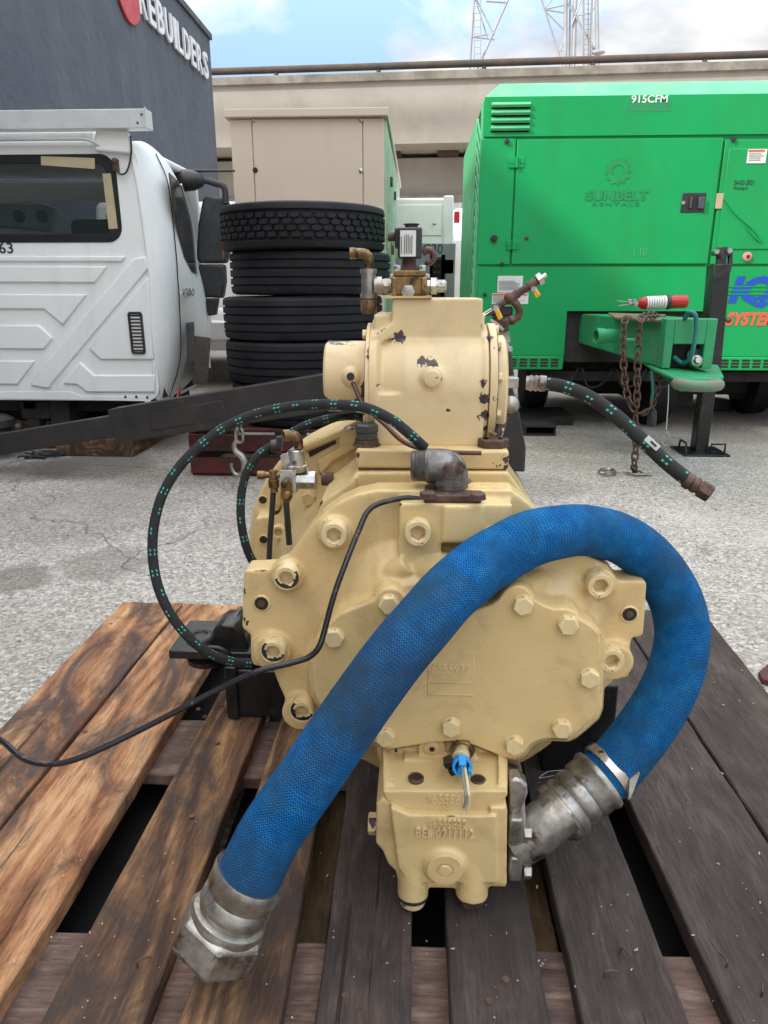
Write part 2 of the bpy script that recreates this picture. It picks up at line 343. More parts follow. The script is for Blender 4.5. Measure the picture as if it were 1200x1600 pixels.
def m_ground():
    s = NT('worn_asphalt'); v = s.map()
    vc = s.n('ShaderNodeTexVoronoi', {'Vector': v, 'Scale': 88.0}).outputs[1]
    g = s.n('ShaderNodeSeparateColor', {0: vc}).outputs[0]
    c = s.ramp(g, [(.0, (.12,.104,.088)), (.22, (.26,.232,.20)), (.55, (.42,.38,.33)), (.84, (.58,.53,.46)), (1, (.80,.74,.66))])
    fine = s.noise(v, 210, 3, .7)
    c = s.mix(.38, c, s.ramp(fine, [(.3,(.15,.13,.11)),(.5,(.43,.385,.33)),(.72,(.76,.70,.61))]))
    big = s.noise(v, .55, 8, .62, .6)
    c = s.mix(s.ramp(big, [(.46,0),(.70,.65)]), c, (.27,.235,.195))
    c = s.mix(s.ramp(s.noise(v, 1.9, 7, .7, 1.2), [(.57,0),(.70,.55)]), c, (.17,.145,.12))
    c = s.mix(s.ramp(s.noise(v, 5.5, 6, .7, .8), [(.66,0),(.72,.45)]), c, (.12,.10,.085))
    c = s.mix(s.ramp(s.noise(v, .9, 4, .5, .4), [(.58,0),(.75,.35)]), c, (.66,.62,.56))
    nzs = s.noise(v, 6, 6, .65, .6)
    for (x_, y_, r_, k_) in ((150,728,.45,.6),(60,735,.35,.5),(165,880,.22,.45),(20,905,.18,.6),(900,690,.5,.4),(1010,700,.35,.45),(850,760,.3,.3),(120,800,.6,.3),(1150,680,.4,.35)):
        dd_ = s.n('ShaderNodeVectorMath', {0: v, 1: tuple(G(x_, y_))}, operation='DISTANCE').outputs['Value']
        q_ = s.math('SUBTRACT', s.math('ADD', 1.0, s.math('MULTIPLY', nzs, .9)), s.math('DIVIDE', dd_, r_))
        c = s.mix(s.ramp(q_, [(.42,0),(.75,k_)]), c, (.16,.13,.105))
    ck = s.vor(s.n('ShaderNodeVectorMath', {0: v, 1: s.n('ShaderNodeTexNoise', {'Vector': v, 'Scale': 1.3, 'Detail': 7}).outputs[1]}, operation='ADD').outputs[0], .33, 'DISTANCE_TO_EDGE')
    cm = s.math('MULTIPLY', s.ramp(ck, [(.0,.8),(.004,0)]), s.ramp(s.noise(v, .8, 3), [(.45,0),(.6,1)]))
    c = s.mix(cm, c, (.09,.08,.07))
    h = s.math('ADD', s.math('MULTIPLY', g, .8), fine)
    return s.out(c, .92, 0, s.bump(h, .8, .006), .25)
def m_wood(name, cols, stain, sv, ring=.3, rough=.85, horiz=False, knots=.7):
    s = NT(name); P = (lambda a,b,c: (b,a,c)) if horiz else (lambda a,b,c: (a,b,c))
    v = s.map((1,1,1), rnd=23)
    low = s.n('ShaderNodeTexNoise', {'Vector': s.map(P(2.4,.8,2), rnd=23), 'Scale': 1.5, 'Detail': 4}).outputs[1]
    # cathedral figure: contour lines of a smooth stretched noise
    fld = s.noise(s.map(P(4.2,.62,3), rnd=23), 1.0, 1.5, .45, .25)
    rings = s.math('MULTIPLY_ADD', s.math('SINE', s.math('MULTIPLY', fld, 78.0)), .5, .5)
    fib = s.noise(s.map(P(190,20,60), rnd=23), 1, 4, .65)
    fib2 = s.noise(s.map(P(36,4.6,20), rnd=23), 1, 8, .72, 1.0)
    blot = s.noise(s.map(P(2.2,1.1,1), rnd=23), 3.1, 6, .62, .6)
    t = s.math('ADD', s.math('ADD', s.math('MULTIPLY', rings, ring*.55), s.math('MULTIPLY', fib2, .62)), s.math('MULTIPLY', blot, .5-ring*.5+.12))
    t = s.math('SUBTRACT', t, .08)
    c = s.ramp(t, [(.26, cols[0]), (.42, cols[1]), (.56, cols[2]), (.74, cols[3])])
    c = s.mix(s.ramp(fib, [(.30,.5),(.5,0)]), c, tuple(k*.5 for k in cols[0]))
    c = s.mix(s.ramp(fib, [(.55,0),(.78,.3)]), c, tuple(min(1,k*1.3) for k in cols[3]))
    c = s.mix(s.ramp(s.noise(s.map(P(1.5,.8,1), rnd=29), 3.6, 9, .7, .9), [(.44,0),(.60,sv)]), c, stain)
    c = s.mix(s.ramp(s.noise(s.map(P(1,.7,1), rnd=37), 9, 7, .7, .6), [(.62,0),(.70,knots)]), c, tuple(k*.5 for k in stain))
    sc = s.noise(s.map(P(58,1.1,10), rnd=41), 1, 3, .5, .3)
    cm = s.math('MULTIPLY', s.ramp(sc, [(.675,0),(.70,.9)]), s.ramp(s.noise(v, 2.5, 3), [(.45,0),(.6,1)]))
    c = s.mix(cm, c, (.02,.013,.01))
    h = s.math('SUBTRACT', s.math('ADD', s.math('MULTIPLY', fib, .9), s.math('MULTIPLY', t, .9)), s.math('MULTIPLY', cm, 1.2))
    n = s.bump(h, .8, .003); n = s.bump(s.noise(s.map(P(1,.45,1), rnd=23), 260, 4, .7), .5, .0014, n)
    return s.out(c, rough, 0, n, .3)
WOODW = m_wood('warm_pine_plank', [(.085,.030,.014),(.22,.092,.042),(.37,.175,.080),(.54,.31,.155)], (.06,.043,.038), .9, .34)
WOODM = m_wood('brown_weathered_plank', [(.028,.015,.011),(.075,.040,.025),(.15,.078,.042),(.36,.20,.085)], (.045,.033,.029), .85, .34)
WOODD = m_wood('dark_grey_plank', [(.022,.0145,.012),(.043,.030,.0245),(.066,.047,.039),(.115,.086,.070)], (.028,.021,.019), .6, .08, .8, knots=.35)
WOODR = m_wood('reddish_cross_plank', [(.06,.032,.028),(.13,.075,.06),(.20,.12,.095),(.33,.22,.165)], (.07,.05,.045), .6, .2)
WOODX = m_wood('cross_plank_sideways', [(.05,.028,.024),(.11,.065,.052),(.18,.11,.088),(.34,.24,.18)], (.06,.042,.038), .7, .15, horiz=True)
WOODL = m_wood('lower_brown_plank', [(.05,.032,.02),(.12,.075,.04),(.18,.115,.06),(.26,.17,.09)], (.05,.04,.03), .5, .15)
WOODK = m_wood('gap_shade_lower_plank', [(.003,.0025,.002),(.005,.004,.0035),(.007,.006,.005),(.011,.009,.008)], (.004,.003,.003), .5, .1)  # near-black colour puts the shade under the deck into these planks
REDW = paint('red_painted_pallet', (.13,.02,.018), (.045,.025,.022), rough=.8, vs=8, dirt=(.05,.035,.03), dv=.8, ds=6)
def m_bluehose():
    s = NT('blue_braided_cover'); u = s.x.outputs['UV']
    wob = s.n('ShaderNodeTexNoise', {'Vector': s.n('ShaderNodeMapping', {'Vector': u, 'Scale': (14, 42, 1)}).outputs[0], 'Scale': 1.0, 'Detail': 4}).outputs[1]
    m1 = s.n('ShaderNodeMapping', {'Vector': u, 'Scale': (64, 204, 1)}).outputs[0]
    wv = s.n('ShaderNodeVectorMath', {0: m1, 1: s.n('ShaderNodeVectorMath', {0: wob, 3: .9}, operation='SCALE').outputs[0]}, operation='ADD').outputs[0]
    sx = s.n('ShaderNodeSeparateXYZ', {0: wv})
    zig = s.math('PINGPONG', sx.outputs[0], .5)
    row = s.math('SINE', s.math('MULTIPLY', s.math('ADD', sx.outputs[1], s.math('MULTIPLY', zig, 1.6)), 6.283*.95))
    amp = s.ramp(s.noise(s.n('ShaderNodeMapping', {'Vector': u, 'Scale': (40, 130, 1)}).outputs[0], 1, 3, .6), [(.3,.35),(.6,1)])
    row = s.math('MULTIPLY', row, amp)
    fuzz = s.noise(s.map(), 420, 4, .75)
    h = s.math('ADD', s.math('MULTIPLY', row, .55), s.math('MULTIPLY', fuzz, 1.1))
    v = s.map()
    c = s.ramp(s.noise(v, 34, 5, .65), [(.3,(.004,.125,.35)),(.5,(.008,.195,.52)),(.72,(.03,.29,.63))])
    c = s.mix(s.ramp(row, [(.0,.85),(.55,0)]), c, (.003,.03,.11))
    c = s.mix(s.ramp(fuzz, [(.56,0),(.8,.35)]), c, (.05,.28,.55))
    c = s.mix(s.ramp(s.noise(v, 9, 8, .7, .5), [(.45,0),(.66,.7)]), c, (.02,.075,.125))
    c = s.mix(s.ramp(s.noise(v, 2.6, 6, .62, .3), [(.52,0),(.66,.62)]), c, (.035,.045,.05))
    return s.out(c, .8, 0, s.bump(h, .75, .0016), .12)
BLUEH = m_bluehose()
def m_dash(name, circ, period, dash=(.07,.44,.33)):
    s = NT(name); sp = s.n('ShaderNodeSeparateXYZ', {0: s.x.outputs['UV']}); U, V = sp.outputs[0], sp.outputs[1]
    a = s.math('MULTIPLY', U, 7.0)
    # clusters of dashes spaced along the hose
    p = s.math('FRACT', s.math('DIVIDE', s.math('ADD', V, s.math('MULTIPLY', s.math('FRACT', a), period*.06)), period))
    r1 = s.math('LESS_THAN', s.math('ABSOLUTE', s.math('SUBTRACT', p, .12)), .055)
    r2 = s.math('LESS_THAN', s.math('ABSOLUTE', s.math('SUBTRACT', p, .32)), .055)
    row = s.math('ADD', r1, r2)
    fu = s.math('FRACT', a); on = s.math('LESS_THAN', s.math('ABSOLUTE', s.math('SUBTRACT', fu, .5)), .17)
    skip = s.math('LESS_THAN', s.math('FRACT', s.math('ADD', s.math('MULTIPLY', s.math('FLOOR', a), .37), s.math('MULTIPLY', s.math('FLOOR', s.math('DIVIDE', V, period)), .29))), .72)
    mk = s.math('MULTIPLY', s.math('MULTIPLY', row, on), skip)
    m1 = s.n('ShaderNodeMapping', {'Vector': s.x.outputs['UV'], 'Scale': (30, 500, 1), 'Rotation': (0,0,.5)}).outputs[0]
    wv = s.n('ShaderNodeTexWave', {'Vector': m1, 'Scale': .5}).outputs[1]
    c = s.mix(s.noise(s.map(), 60, 4), (.014,.014,.015), (.035,.035,.036))
    c = s.mix(mk, c, dash)
    return s.out(c, .75, 0, s.bump(wv, .5, .0008), .3)
HOSED = m_dash('black_textile_hose', .056, .038)
HOSEG = m_dash('black_textile_hose_wide', .08, .05, (.10,.36,.26))

# ================================================================ setting
g = MB(); g.add([(-700,-300,0),(700,-300,0),(700,900,0),(-700,900,0)], [(0,1,2,3)])
struct('ground', g, m_ground(), smooth=0)

# grey building along the left side
BX = -4.6; BY1 = W(336, 330, 1).y
d = ray(341, 275); BY1 = BX / (d.x / d.y)
ztop = XP(325, 50, BX).z
bld = thing('grey_building', 'dark grey stucco building wall rising behind the white truck cab', 'building', (BX-5, 5, 0))
obj('wall', MB().box((BX-9, -14, 0), (BX, BY1, ztop-.12)), STUCCO, bld)
obj('coping', MB().box((BX-9.04, -14.04, ztop-.12), (BX+.05, BY1+.05, ztop)), flat('dark_coping', (.03,.035,.04)), bld, bevel=.01)
# lettering on the wall
def text_mesh(s, depth=.01, bold=0.0, spacing=1.0):
    cu = bpy.data.curves.new('lettering', 'FONT'); cu.body = s; cu.extrude = depth/2; cu.offset = bold; cu.space_character = spacing; cu.resolution_u = 3
    o = bpy.data.objects.new('lettering', cu); me = bpy.data.meshes.new_from_object(o)
    bpy.data.objects.remove(o); bpy.data.curves.remove(cu)
    return me
def text_fit(name, s, org, ux, uz, w, h, depth, m, parent, bold=0.0, spacing=1.0, italic=0, label=None):
    """letters standing on org, running along ux, upward along uz, fitted to w x h metres"""
    me = text_mesh(s, depth, bold, spacing); n = len(me.vertices); a = np.empty(n*3); me.vertices.foreach_get('co', a); a = a.reshape(-1,3)
    lo = a.min(0); hi = a.max(0); a[:,0] = (a[:,0]-lo[0])/(hi[0]-lo[0])*w; a[:,1] = (a[:,1]-lo[1])/(hi[1]-lo[1])*h; a[:,0] += a[:,1]*italic
    ux = Vector(ux).normalized(); uz = Vector(uz).normalized(); nn = ux.cross(uz)
    q = np.outer(a[:,0], ux)+np.outer(a[:,1], uz)+np.outer(a[:,2], nn)+np.array(org)
    me.vertices.foreach_set('co', q.astype(np.float32).ravel()); me.update()
    return obj(name, me, m, parent, label=label)
def text_px(name, s, x0, y0, x1, y1, Y, depth, m, parent, off=.003, **k):
    a = W(x0, y1, Y-off); b = W(x1, y0, Y-off)
    return text_fit(name, s, a, (1,0,0), (0,0,1), b.x-a.x, b.z-a.z, depth, m, parent, **k)
sg = thing('building_sign', 'pale raised letters and red round logo high on the grey wall', 'sign', (BX, 12, 5))
LE = .035
word = 'REBUILDERS'
a0 = XP(216, 10, BX+.04); a1 = XP(326, 112, BX+.04)
yA, yB = a0.y, a1.y; zt = XP(320, 82, BX+.04).z; zb = XP(320, 121, BX+.04).z
wl = [1,.85,.95,1,.42,.85,1,.85,1,.9]; tot = sum(wl); pos = yA
for ch, k in zip(word, wl):
    wd = (yB-yA)*k/tot
    text_fit('letter', ch, (BX+LE/2+.03, pos, zb), (0,1,0), (0,0,1), wd*.8, zt-zb, LE, LETW, sg, bold=.02); pos += wd
cd_ = XP(202, 2, BX+.04); rr = .52
obj('logo_disc', MB().cyl((BX+.01, cd_.y, cd_.z+.22), (BX+.05, cd_.y, cd_.z+.22), rr, n=40), LOGOR, sg, bevel=.01)

# elevated road
VY = 27.0
def vbeam(y0px, y1px, thick, yoff, m, x0=-200, x1=1500, slope=.0):
    # px heights measured at x=650; the deck runs straight across
    zt = W(650, y0px, VY+yoff).z; zb = W(650, y1px, VY+yoff).z
    return MB().box((-32, VY+yoff, zb), (34, VY+yoff+thick, zt))
via = thing('elevated_road', 'weathered concrete viaduct crossing behind the whole yard', 'bridge', (0, VY, 0))
z_cap0 = W(650,112,VY).z; z_cap1 = W(650,126,VY).z; z_g1 = W(650,224,VY+.35).z
obj('parapet_cap', MB().box((-32,VY-.12,z_cap1),(34,VY+.25,z_cap0)), CONCD, via, bevel=.02)
z_mid = W(650,160,VY+.05).z
gd = MB().prism([(-32,VY,z_cap1),(-32,VY+.02,z_cap1*.75+z_g1*.25)]+[(-32,VY+.02+.34*math.sin(t_*1.57)**2,z_cap1*.75+z_g1*.25+(z_g1-(z_cap1*.75+z_g1*.25))*t_) for t_ in (.15,.3,.45,.6,.8,1)]+[(-32,VY+9,z_g1),(-32,VY+9,z_cap1)], (66,0,0))
obj('deck_girder', gd, CONC, via, smooth=40)
zb0 = W(650,246,VY+2.2).z; zb1 = W(650,306,VY+2.2).z
obj('pier_beam', MB().box((-32,VY+2.2,zb1),(34,VY+4.5,zb0)), CONC, via, bevel=.04)
for x in np.arange(-31, 34, 1.05):
    if random.random() < .75:
        obj('bearing_block', MB().box((x, VY+1.7, zb0), (x+.62+random.random()*.3, VY+2.6, z_g1-.002)), RSTEEL, via)
for x in (-24,-9,7.5,23): obj('pier_column', MB().box((x-1,VY+2.4,0),(x+1,VY+4.3,zb1)), CONC, via, bevel=.1)
obj('lower_ledge', MB().box((-32,VY+1.9,zb1-.25),(34,VY+2.2,zb1)), CONCD, via, bevel=.02)
zr = W(650,101,VY).z
rl = thing('bridge_railing', 'dark rusty pipe railing running along the top of the viaduct', 'railing', (0,VY,z_cap0))
obj('rail', MB().cyl((-32,VY+.06,zr),(34,VY+.06,zr), .11, n=10), RAILM, rl)
px_posts = [428, 594, 754, 924, 1092]
xs = [W(p,110,VY).x for p in px_posts]; st = (xs[-1]-xs[0])/4
for k in range(-6, 11):
    x = xs[0]+st*k
    if -32 < x < 34:
        obj('post', MB().cyl((x,VY+.06,z_cap0-.01),(x,VY+.06,zr), .07, n=8).cyl((x,VY+.06,z_cap0-.002),(x,VY+.06,z_cap0+.03), .13, n=8), RAILM, rl)

for o_ in (via, rl): o_.rotation_euler.z = R(-3.4)
# lattice towers beyond the bridge
TY = 62.0
def tower(name, label, legs, zig, extra, Y=TY):
    t = thing(name, label, 'tower', tuple(W(legs[0][0], 440, Y)[:2])+(0,), 'lattice masts beyond the viaduct')
    for (xa, ya, xb, yb, dy, r) in legs:
        a = W(xa, ya, Y); b = W(xb, yb, Y); a.y += dy; b.y += dy
        dd = (b-a); a2 = a - dd*(a.z/dd.z) if abs(dd.z) > 1 else a
        b2 = b + dd*.25
        obj('leg', MB().cyl(a2, b2, r, n=8), GALV, t)
    for (xa, ya, xb, yb, r) in zig:
        a = W(xa, ya, Y); b = W(xb, yb, Y)
        obj('brace', MB().cyl(a, b, r, n=6), GALV, t)
    for (xa, xb, ya, yb, n) in extra:      # ladders: two stiles and rungs
        m = MB(); a = W(xa, yb, Y-.2); b = W(xb, yb, Y-.2); c = W(xa, ya, Y-.2); d_ = W(xb, ya, Y-.2)
        m.cyl(a, c, .035, n=6); m.cyl(b, d_, .035, n=6)
        for k in range(n):
            f = (k+.5)/n; m.cyl(a.lerp(c, f), b.lerp(d_, f), .025, n=5)
        obj('ladder', m, GALV, t)
    return t
tower('lattice_tower', 'thin lattice tower with a ladder, left of the two beyond the bridge',
      [(734,100,741,-10,0,.10),(746,108,798,-10,.0,.08)],
      [(745,0,772,55,.05),(737,58,773,62,.05),(760,2,791,4,.07),(737,58,763,54,.04),(752,30,762,60,.04),(743,0,760,52,.04)],
      [(741,751,-6,110,11)])
tower('lattice_tower', 'wide lattice tower with many vertical pipes, right of the two beyond the bridge',
      [(876,92,843,-10,0,.07),(883,100,884,-10,0,.16),(891,100,892,-10,.3,.07),(897,100,900,-10,.2,.17),(911,100,911,-10,0,.07),(922,100,926,-10,.2,.08),(934,100,932,-10,0,.15)],
      [(850,15,884,50,.05),(850,15,882,8,.05),(850,15,862,0,.05),(874,80,882,62,.04),(850,15,881,20,.05),(884,0,930,78,.07),(893,8,928,80,.05),(908,0,893,40,.06),(900,25,925,20,.04),(874,79,884,80,.04),(925,18,930,10,.04)],
      [(913,919,-6,104,14),(919,924,-6,104,14)])
obj('brace', MB().sphere(W(934,82,TY), .35, 10, (1.6,1,.5)), GALV, [o for o in COL.objects if o.name.startswith('lattice_tower')][-1])

# beige generator enclosure with mint side
bY = 6.5; bx0 = W(362,250,bY).x; bx1 = W(601,250,bY).x; bz1 = W(480,184,bY).z; bYb = bY+4.3
gb = thing('generator_enclosure', 'tall beige steel cabinet with mint green side behind the stacked tyres', 'cabinet', ((bx0+bx1)/2, bY+2, 0))
obj('frame', MB().box((bx0,bY+.02,.25),(bx1-.01,bYb,bz1)), BEIGE, gb, bevel=.004)
pxs = [bx0, W(396,250,bY).x, W(567,250,bY).x, bx1]
for i in range(3): obj('front_panel', MB().box((pxs[i]+.004,bY-.0,.3),(pxs[i+1]-.004,bY+.018,bz1-.01)), BEIGE, gb, bevel=.003)
lz = W(480,171,bY).z
obj('lid', MB().box((bx0-.035,bY-.05,bz1),(bx1+.03,bYb+.05,lz)), BEIGE, gb, bevel=.006)
for (x,y) in ((396,188),(564,188),(564,267)):
    p = W(x,y,bY); obj('bolt', MB().lathe((p.x,p.y+.001,p.z),(0,-1,0),[(0,.018),(.008,.017),(.014,.009)],14), ZINC, gb)
p = W(399,266,bY); obj('lock_hole', MB().cyl((p.x,bY+.01,p.z),(p.x,bY-.004,p.z),.022,n=14), HOLE, gb)
for k in range(4):
    y0 = bY+.02+k*(bYb-bY-.02)/4; y1 = y0+(bYb-bY-.02)/4-.012
    sp_ = obj('side_panel', MB().box((bx1-.008,y0,.3),(bx1+.012,y1,bz1-.02)), MINT, gb, bevel=.003)
    obj('latch', MB().box((bx1+.012,y0+.12,1.5),(bx1+.04,y0+.2,1.72)), MINT, sp_, bevel=.004)
    obj('latch', MB().box((bx1+.012,y1-.2,2.1),(bx1+.035,y1-.1,2.18)), RSTEEL, sp_, bevel=.004)
for y in (bY+.3, bYb-.4):
    obj('foot', MB().box((bx0+.05,y,0),(bx1-.05,y+.3,.25)), CHASSIS, gb)

# tyres
def tyre_mesh(kind):
    Ro, w, Ri = .535, .1345, .29
    prof = []
    gv = [-.075,-.026,.026,.075]
    prof += [(-w*.75, Ri), (-w*.98, Ri+.06), (-w, Ro-.11), (-w*.985, Ro-.035), (-w*.92, Ro-.010)]
    x = -w*.88+.006
    prof.append((x, Ro-.004))
    if kind == 'rib':
        for q in gv: prof += [(q-.0065, Ro), (q-.0045, Ro-.015), (q+.0045, Ro-.015), (q+.0065, Ro)]
    else:
        prof += [(-.088, Ro), (-.080, Ro-.016), (-.03, Ro-.016), (0, Ro-.014), (.03, Ro-.016), (.080, Ro-.016), (.088, Ro)]
    prof += [(w*.88-.006, Ro-.003), (w*.92, Ro-.010), (w*.985, Ro-.035), (w, Ro-.11), (w*.98, Ri+.06), (w*.75, Ri)]
    return MB().lathe((0,0,w), (0,0,1), prof, 96, closed=True).mesh('tyre', 25)
def tread_mesh():
    m = MB(); Ro = .535; w = .1345; N = 46
    def blk(a, z, ha, hz, sh):
        pts = [(-ha,-hz*.45),(-ha*.35,-hz),(ha*.75,-hz*.8),(ha,hz*.45),(ha*.35,hz),(-ha*.75,hz*.8)]
        i = [Vector(((Ro-.02)*math.cos(a+p/Ro),(Ro-.02)*math.sin(a+p/Ro),w+z+q)) for p,q in pts]
        o = [Vector(((Ro+.001)*math.cos(a+p*.93/Ro),(Ro+.001)*math.sin(a+p*.93/Ro),w+z+q*.95)) for p,q in pts]
        m.prism(i, (0,0,0), top=o)
    for k in range(N):
        a = 2*math.pi*k/N
        for j, z in enumerate((-.054, -.018, .018, .054)):
            blk(a+(j%2)*math.pi/N+j*.02, z, .033, .0165, 0)
    return m.mesh('tread', 0)
ribm = tyre_mesh('rib'); lugm = tyre_mesh('lug'); treadm = tread_mesh()
tc0 = W(476, 450, 4.95)
tops = [1.665, 1.395, 1.122, .85, .578]
offs = [(0,0),(.035,.05),(-.015,.0),(-.01,-.01),(.01,.02),(.0,.0)]
labs = ['top tyre of the stack with chunky block tread', 'ribbed truck tyre second from the top of the stack, shifted right',
        'ribbed truck tyre third from the top of the stack', 'ribbed truck tyre fourth from the top of the stack',
        'lowest truck tyre of the stack, behind the black arm and resting on the red pallet']
for i in range(5):
    t = thing('truck_tyre', labs[i], 'tyre', (tc0.x+offs[i][0], 4.98+offs[i][1], tops[i]-.269), 'stacked truck tyres')
    o = obj('casing', lugm if i == 0 else ribm, RUBBER, t, local=True)
    if i == 0: obj('tread', treadm, RUBBER, t, local=True, kind='stuff')
    t.rotation_euler = (R(random.uniform(-.5,.5)), R(random.uniform(-.4,.4)), i*1.3)

# red pallet under the tyres
def pallet(name, label, x0, x1, y0, y1, z0, m, n=7, h=.13, cat='pallet'):
    t = thing(name, label, cat, ((x0+x1)/2,(y0+y1)/2,z0))
    for k in range(3):
        x = x0+(x1-x0-.04)*k/2; obj('stringer', MB().box((x,y0,z0+.018),(x+.04,y1,z0+h-.018)), m, t, bevel=.002)
    for k in range(n):
        y = y0+(y1-y0-.09)*k/(n-1); obj('deck_board', MB().box((x0,y,z0+h-.017),(x1,y+.09,z0+h)), m, t, bevel=.003)
    for k in range(4):
        y = y0+(y1-y0-.09)*k/3; obj('bottom_board', MB().box((x0,y,z0+.0),(x1,y+.09,z0+.017)), m, t, bevel=.003)
    return t
tp_ = pallet('tyre_pallet', 'low red painted pallet under the stack of truck tyres', W(305,700,4.55).x, W(305,700,4.55).x+1.15, 4.45, 5.5, .0, REDW, h=.305)
for z_a in (.02,.17): obj('side_board', MB().box((W(305,700,4.55).x+.0,4.425,z_a),(W(305,700,4.55).x+1.15,4.448,z_a+.105)), REDW, tp_, bevel=.003)

# ---------------------------------------------------------------- white truck cab
cY = 5.0
cx1 = W(243,500,cY).x; cx0 = cx1-2.35
zb_ = W(120,626,cY).z; zt_ = W(120,226,cY).z
cab = thing('truck_cab', 'white conventional truck cab seen from behind with ribbed rear panel', 'truck cab', ((cx0+cx1)/2, cY+.9, 0))
def cpx(x, y, Y=cY): return W(x, y, Y)
def poly(pts, Y): return [W(x, y, Y) for x, y in pts]
wz0 = W(100,378,cY).z; wz1 = W(100,242,cY).z; wx1 = W(184,300,cY).x; wx0 = cx0+.33
L_ = 1.30
# rear wall around the window
def ring_wall(outer, inner, Y0, Y1):
    """wall with a hole: outer and inner loops with the same number of points"""
    n = len(outer); m = MB(); vs = []
    for Y in (Y0, Y1):
        vs += [(x,Y,z) for x,z in outer] + [(x,Y,z) for x,z in inner]
    fs = []
    for i in range(n):
        j = (i+1)%n
        fs += [(i,j,n+j,n+i), (2*n+i,3*n+i,3*n+j,2*n+j), (i,2*n+i,2*n+j,j), (n+i,n+j,3*n+j,3*n+i)]
    return m.add(vs, fs)
def rrect(x0,x1,z0,z1,r,n=6):
    o = []
    for cx,cz,a0 in ((x1-r,z1-r,0),(x0+r,z1-r,90),(x0+r,z0+r,180),(x1-r,z0+r,270)):
        for k in range(n+1):
            a = R(a0+90*k/n); o.append((cx+r*math.cos(a), cz+r*math.sin(a)))
    return o
outer = rrect(cx0, cx1-.02, zb_, zt_, .10); inner = rrect(wx0, wx1, wz0, wz1, .10)
# keep the corner by the sill square
body = ring_wall(outer, inner, cY+.0, cY+.05)
obj('rear_wall', body, WHITE, cab, bevel=.004, smooth=30)
def side_rows():
    rows = []
    for (py, xa, xb, xf) in ((628,240,262,322),(560,243,281,331),(480,240,280,331),(430,236,277,311),(400,233,275,305),(330,224,268,292),(280,216,260,282),(240,207,243,262),(222,200,222,236)):
        a = W(xa,py,cY); b = W(xb,py,cY+.16); f = XP(xf,py,b.x-.13)
        f.z = b.z
        a.x -= .025; a.y -= .004
        rows.append((a, a.lerp(b,.5)+Vector((.024,-.022,0)), b, b.lerp(f,.45)+Vector((.03,0,0)), f))
    return rows
rows = side_rows(); m = MB(); vs = []; fs = []
nn = 5
for r_ in rows: vs += list(r_)
for i in range(len(rows)-1):
    for k in range(nn-1): fs.append((i*nn+k, i*nn+k+1, (i+1)*nn+k+1, (i+1)*nn+k))
m.add(vs, fs)
o = obj('corner_panel', m, WHITE, cab, smooth=60); q = o.modifiers.new('thick', 'SOLIDIFY'); q.thickness = .02; q.offset = -1
q = o.modifiers.new('sub','SUBSURF'); q.levels = q.render_levels = 2
obj('side_wall', MB().box((cx0-.02,cY+.05,zb_),(cx0+.03,cY+L_,zt_-.05)), WHITE, cab, bevel=.01)
obj('roof', MB().box((cx0+.05,cY+.02,zt_-.03),(W(205,226,cY).x,cY+L_,zt_+.03)), WHITE, cab, bevel=.025, seg=4)
obj('floor_pan', MB().box((cx0+.05,cY+.05,zb_+.02),(cx1,cY+L_,zb_+.1)), CHASSIS, cab)
# front wall with windscreen opening
f_out = rrect(cx0+.05,cx1-.03,zb_,zt_-.05,.05); f_in = rrect(cx0+.25,cx1-.2,zb_+.75,zt_-.2,.08)
obj('front_wall', ring_wall(f_out, f_in, cY+L_, cY+L_+.05), WHITE, cab, smooth=30)
obj('windscreen', MB().box((cx0+.24,cY+L_+.01,zb_+.74),(cx1-.19,cY+L_+.02,zt_-.19)), GLASS, cab)
obj('dashboard', MB().box((cx0+.1,cY+L_-.45,zb_+.4),(cx1-.05,cY+L_-.01,zb_+.78)), BLACK, cab, bevel=.05)
obj('dash_reflection', MB().prism([W(-60,318,6.0),W(60,318,6.0),W(88,326,6.0),W(80,364,6.0),W(30,358,6.0),W(-60,352,6.0)],(0,.1,0)), flat('dash_reflection_blue',(.42,.52,.52),rough=.5), cab, bevel=.02)  # pale colour paints in the windscreen reflection at the dashboard
for x in (30,66): obj('dial', MB().lathe(W(x,338,5.995),(0,-1,0),[(0,.05),(.006,.05)],20), flat('dial_grey',(.12,.17,.18)), cab)
obj('door_seam', MB().tube([rows[q][2]+Vector((.004,-.004,0)) for q in range(len(rows)-1)], .004, n=6), HOLE, cab)
for x in (cx0+.45, cx1-.75):
    obj('seat', MB().box((x,cY+.5,zb_+.15),(x+.5,cY+1.0,zb_+.55)).box((x+.02,cY+.42,zb_+.5),(x+.48,cY+.56,zb_+1.25)), flat('seat_grey',(.08,.085,.08),rough=.9), cab, bevel=.05, seg=3)
# window: seal, pane and tape
sealw = ring_wall(rrect(wx0-.004,wx1+.004,wz0-.004,wz1+.004,.10), rrect(wx0+.065,wx1-.06,wz0+.05,wz1-.05,.07), cY-.006, cY+.02)
wdw = obj('rear_window', sealw, SEAL, cab, bevel=.003)
obj('pane', MB().box((wx0+.05,cY+.012,wz0+.04),(wx1-.05,cY+.018,wz1-.04)), GLASS, wdw)
obj('tape_strip', MB().prism(poly([(64,244),(148,247),(148,264),(64,258)], cY-.009), (0,.002,0)), TAPE, wdw)
obj('tape_strip', MB().prism(poly([(160,271),(173,271),(184,357),(170,358)], cY-.009), (0,.002,0)), TAPE, wdw)
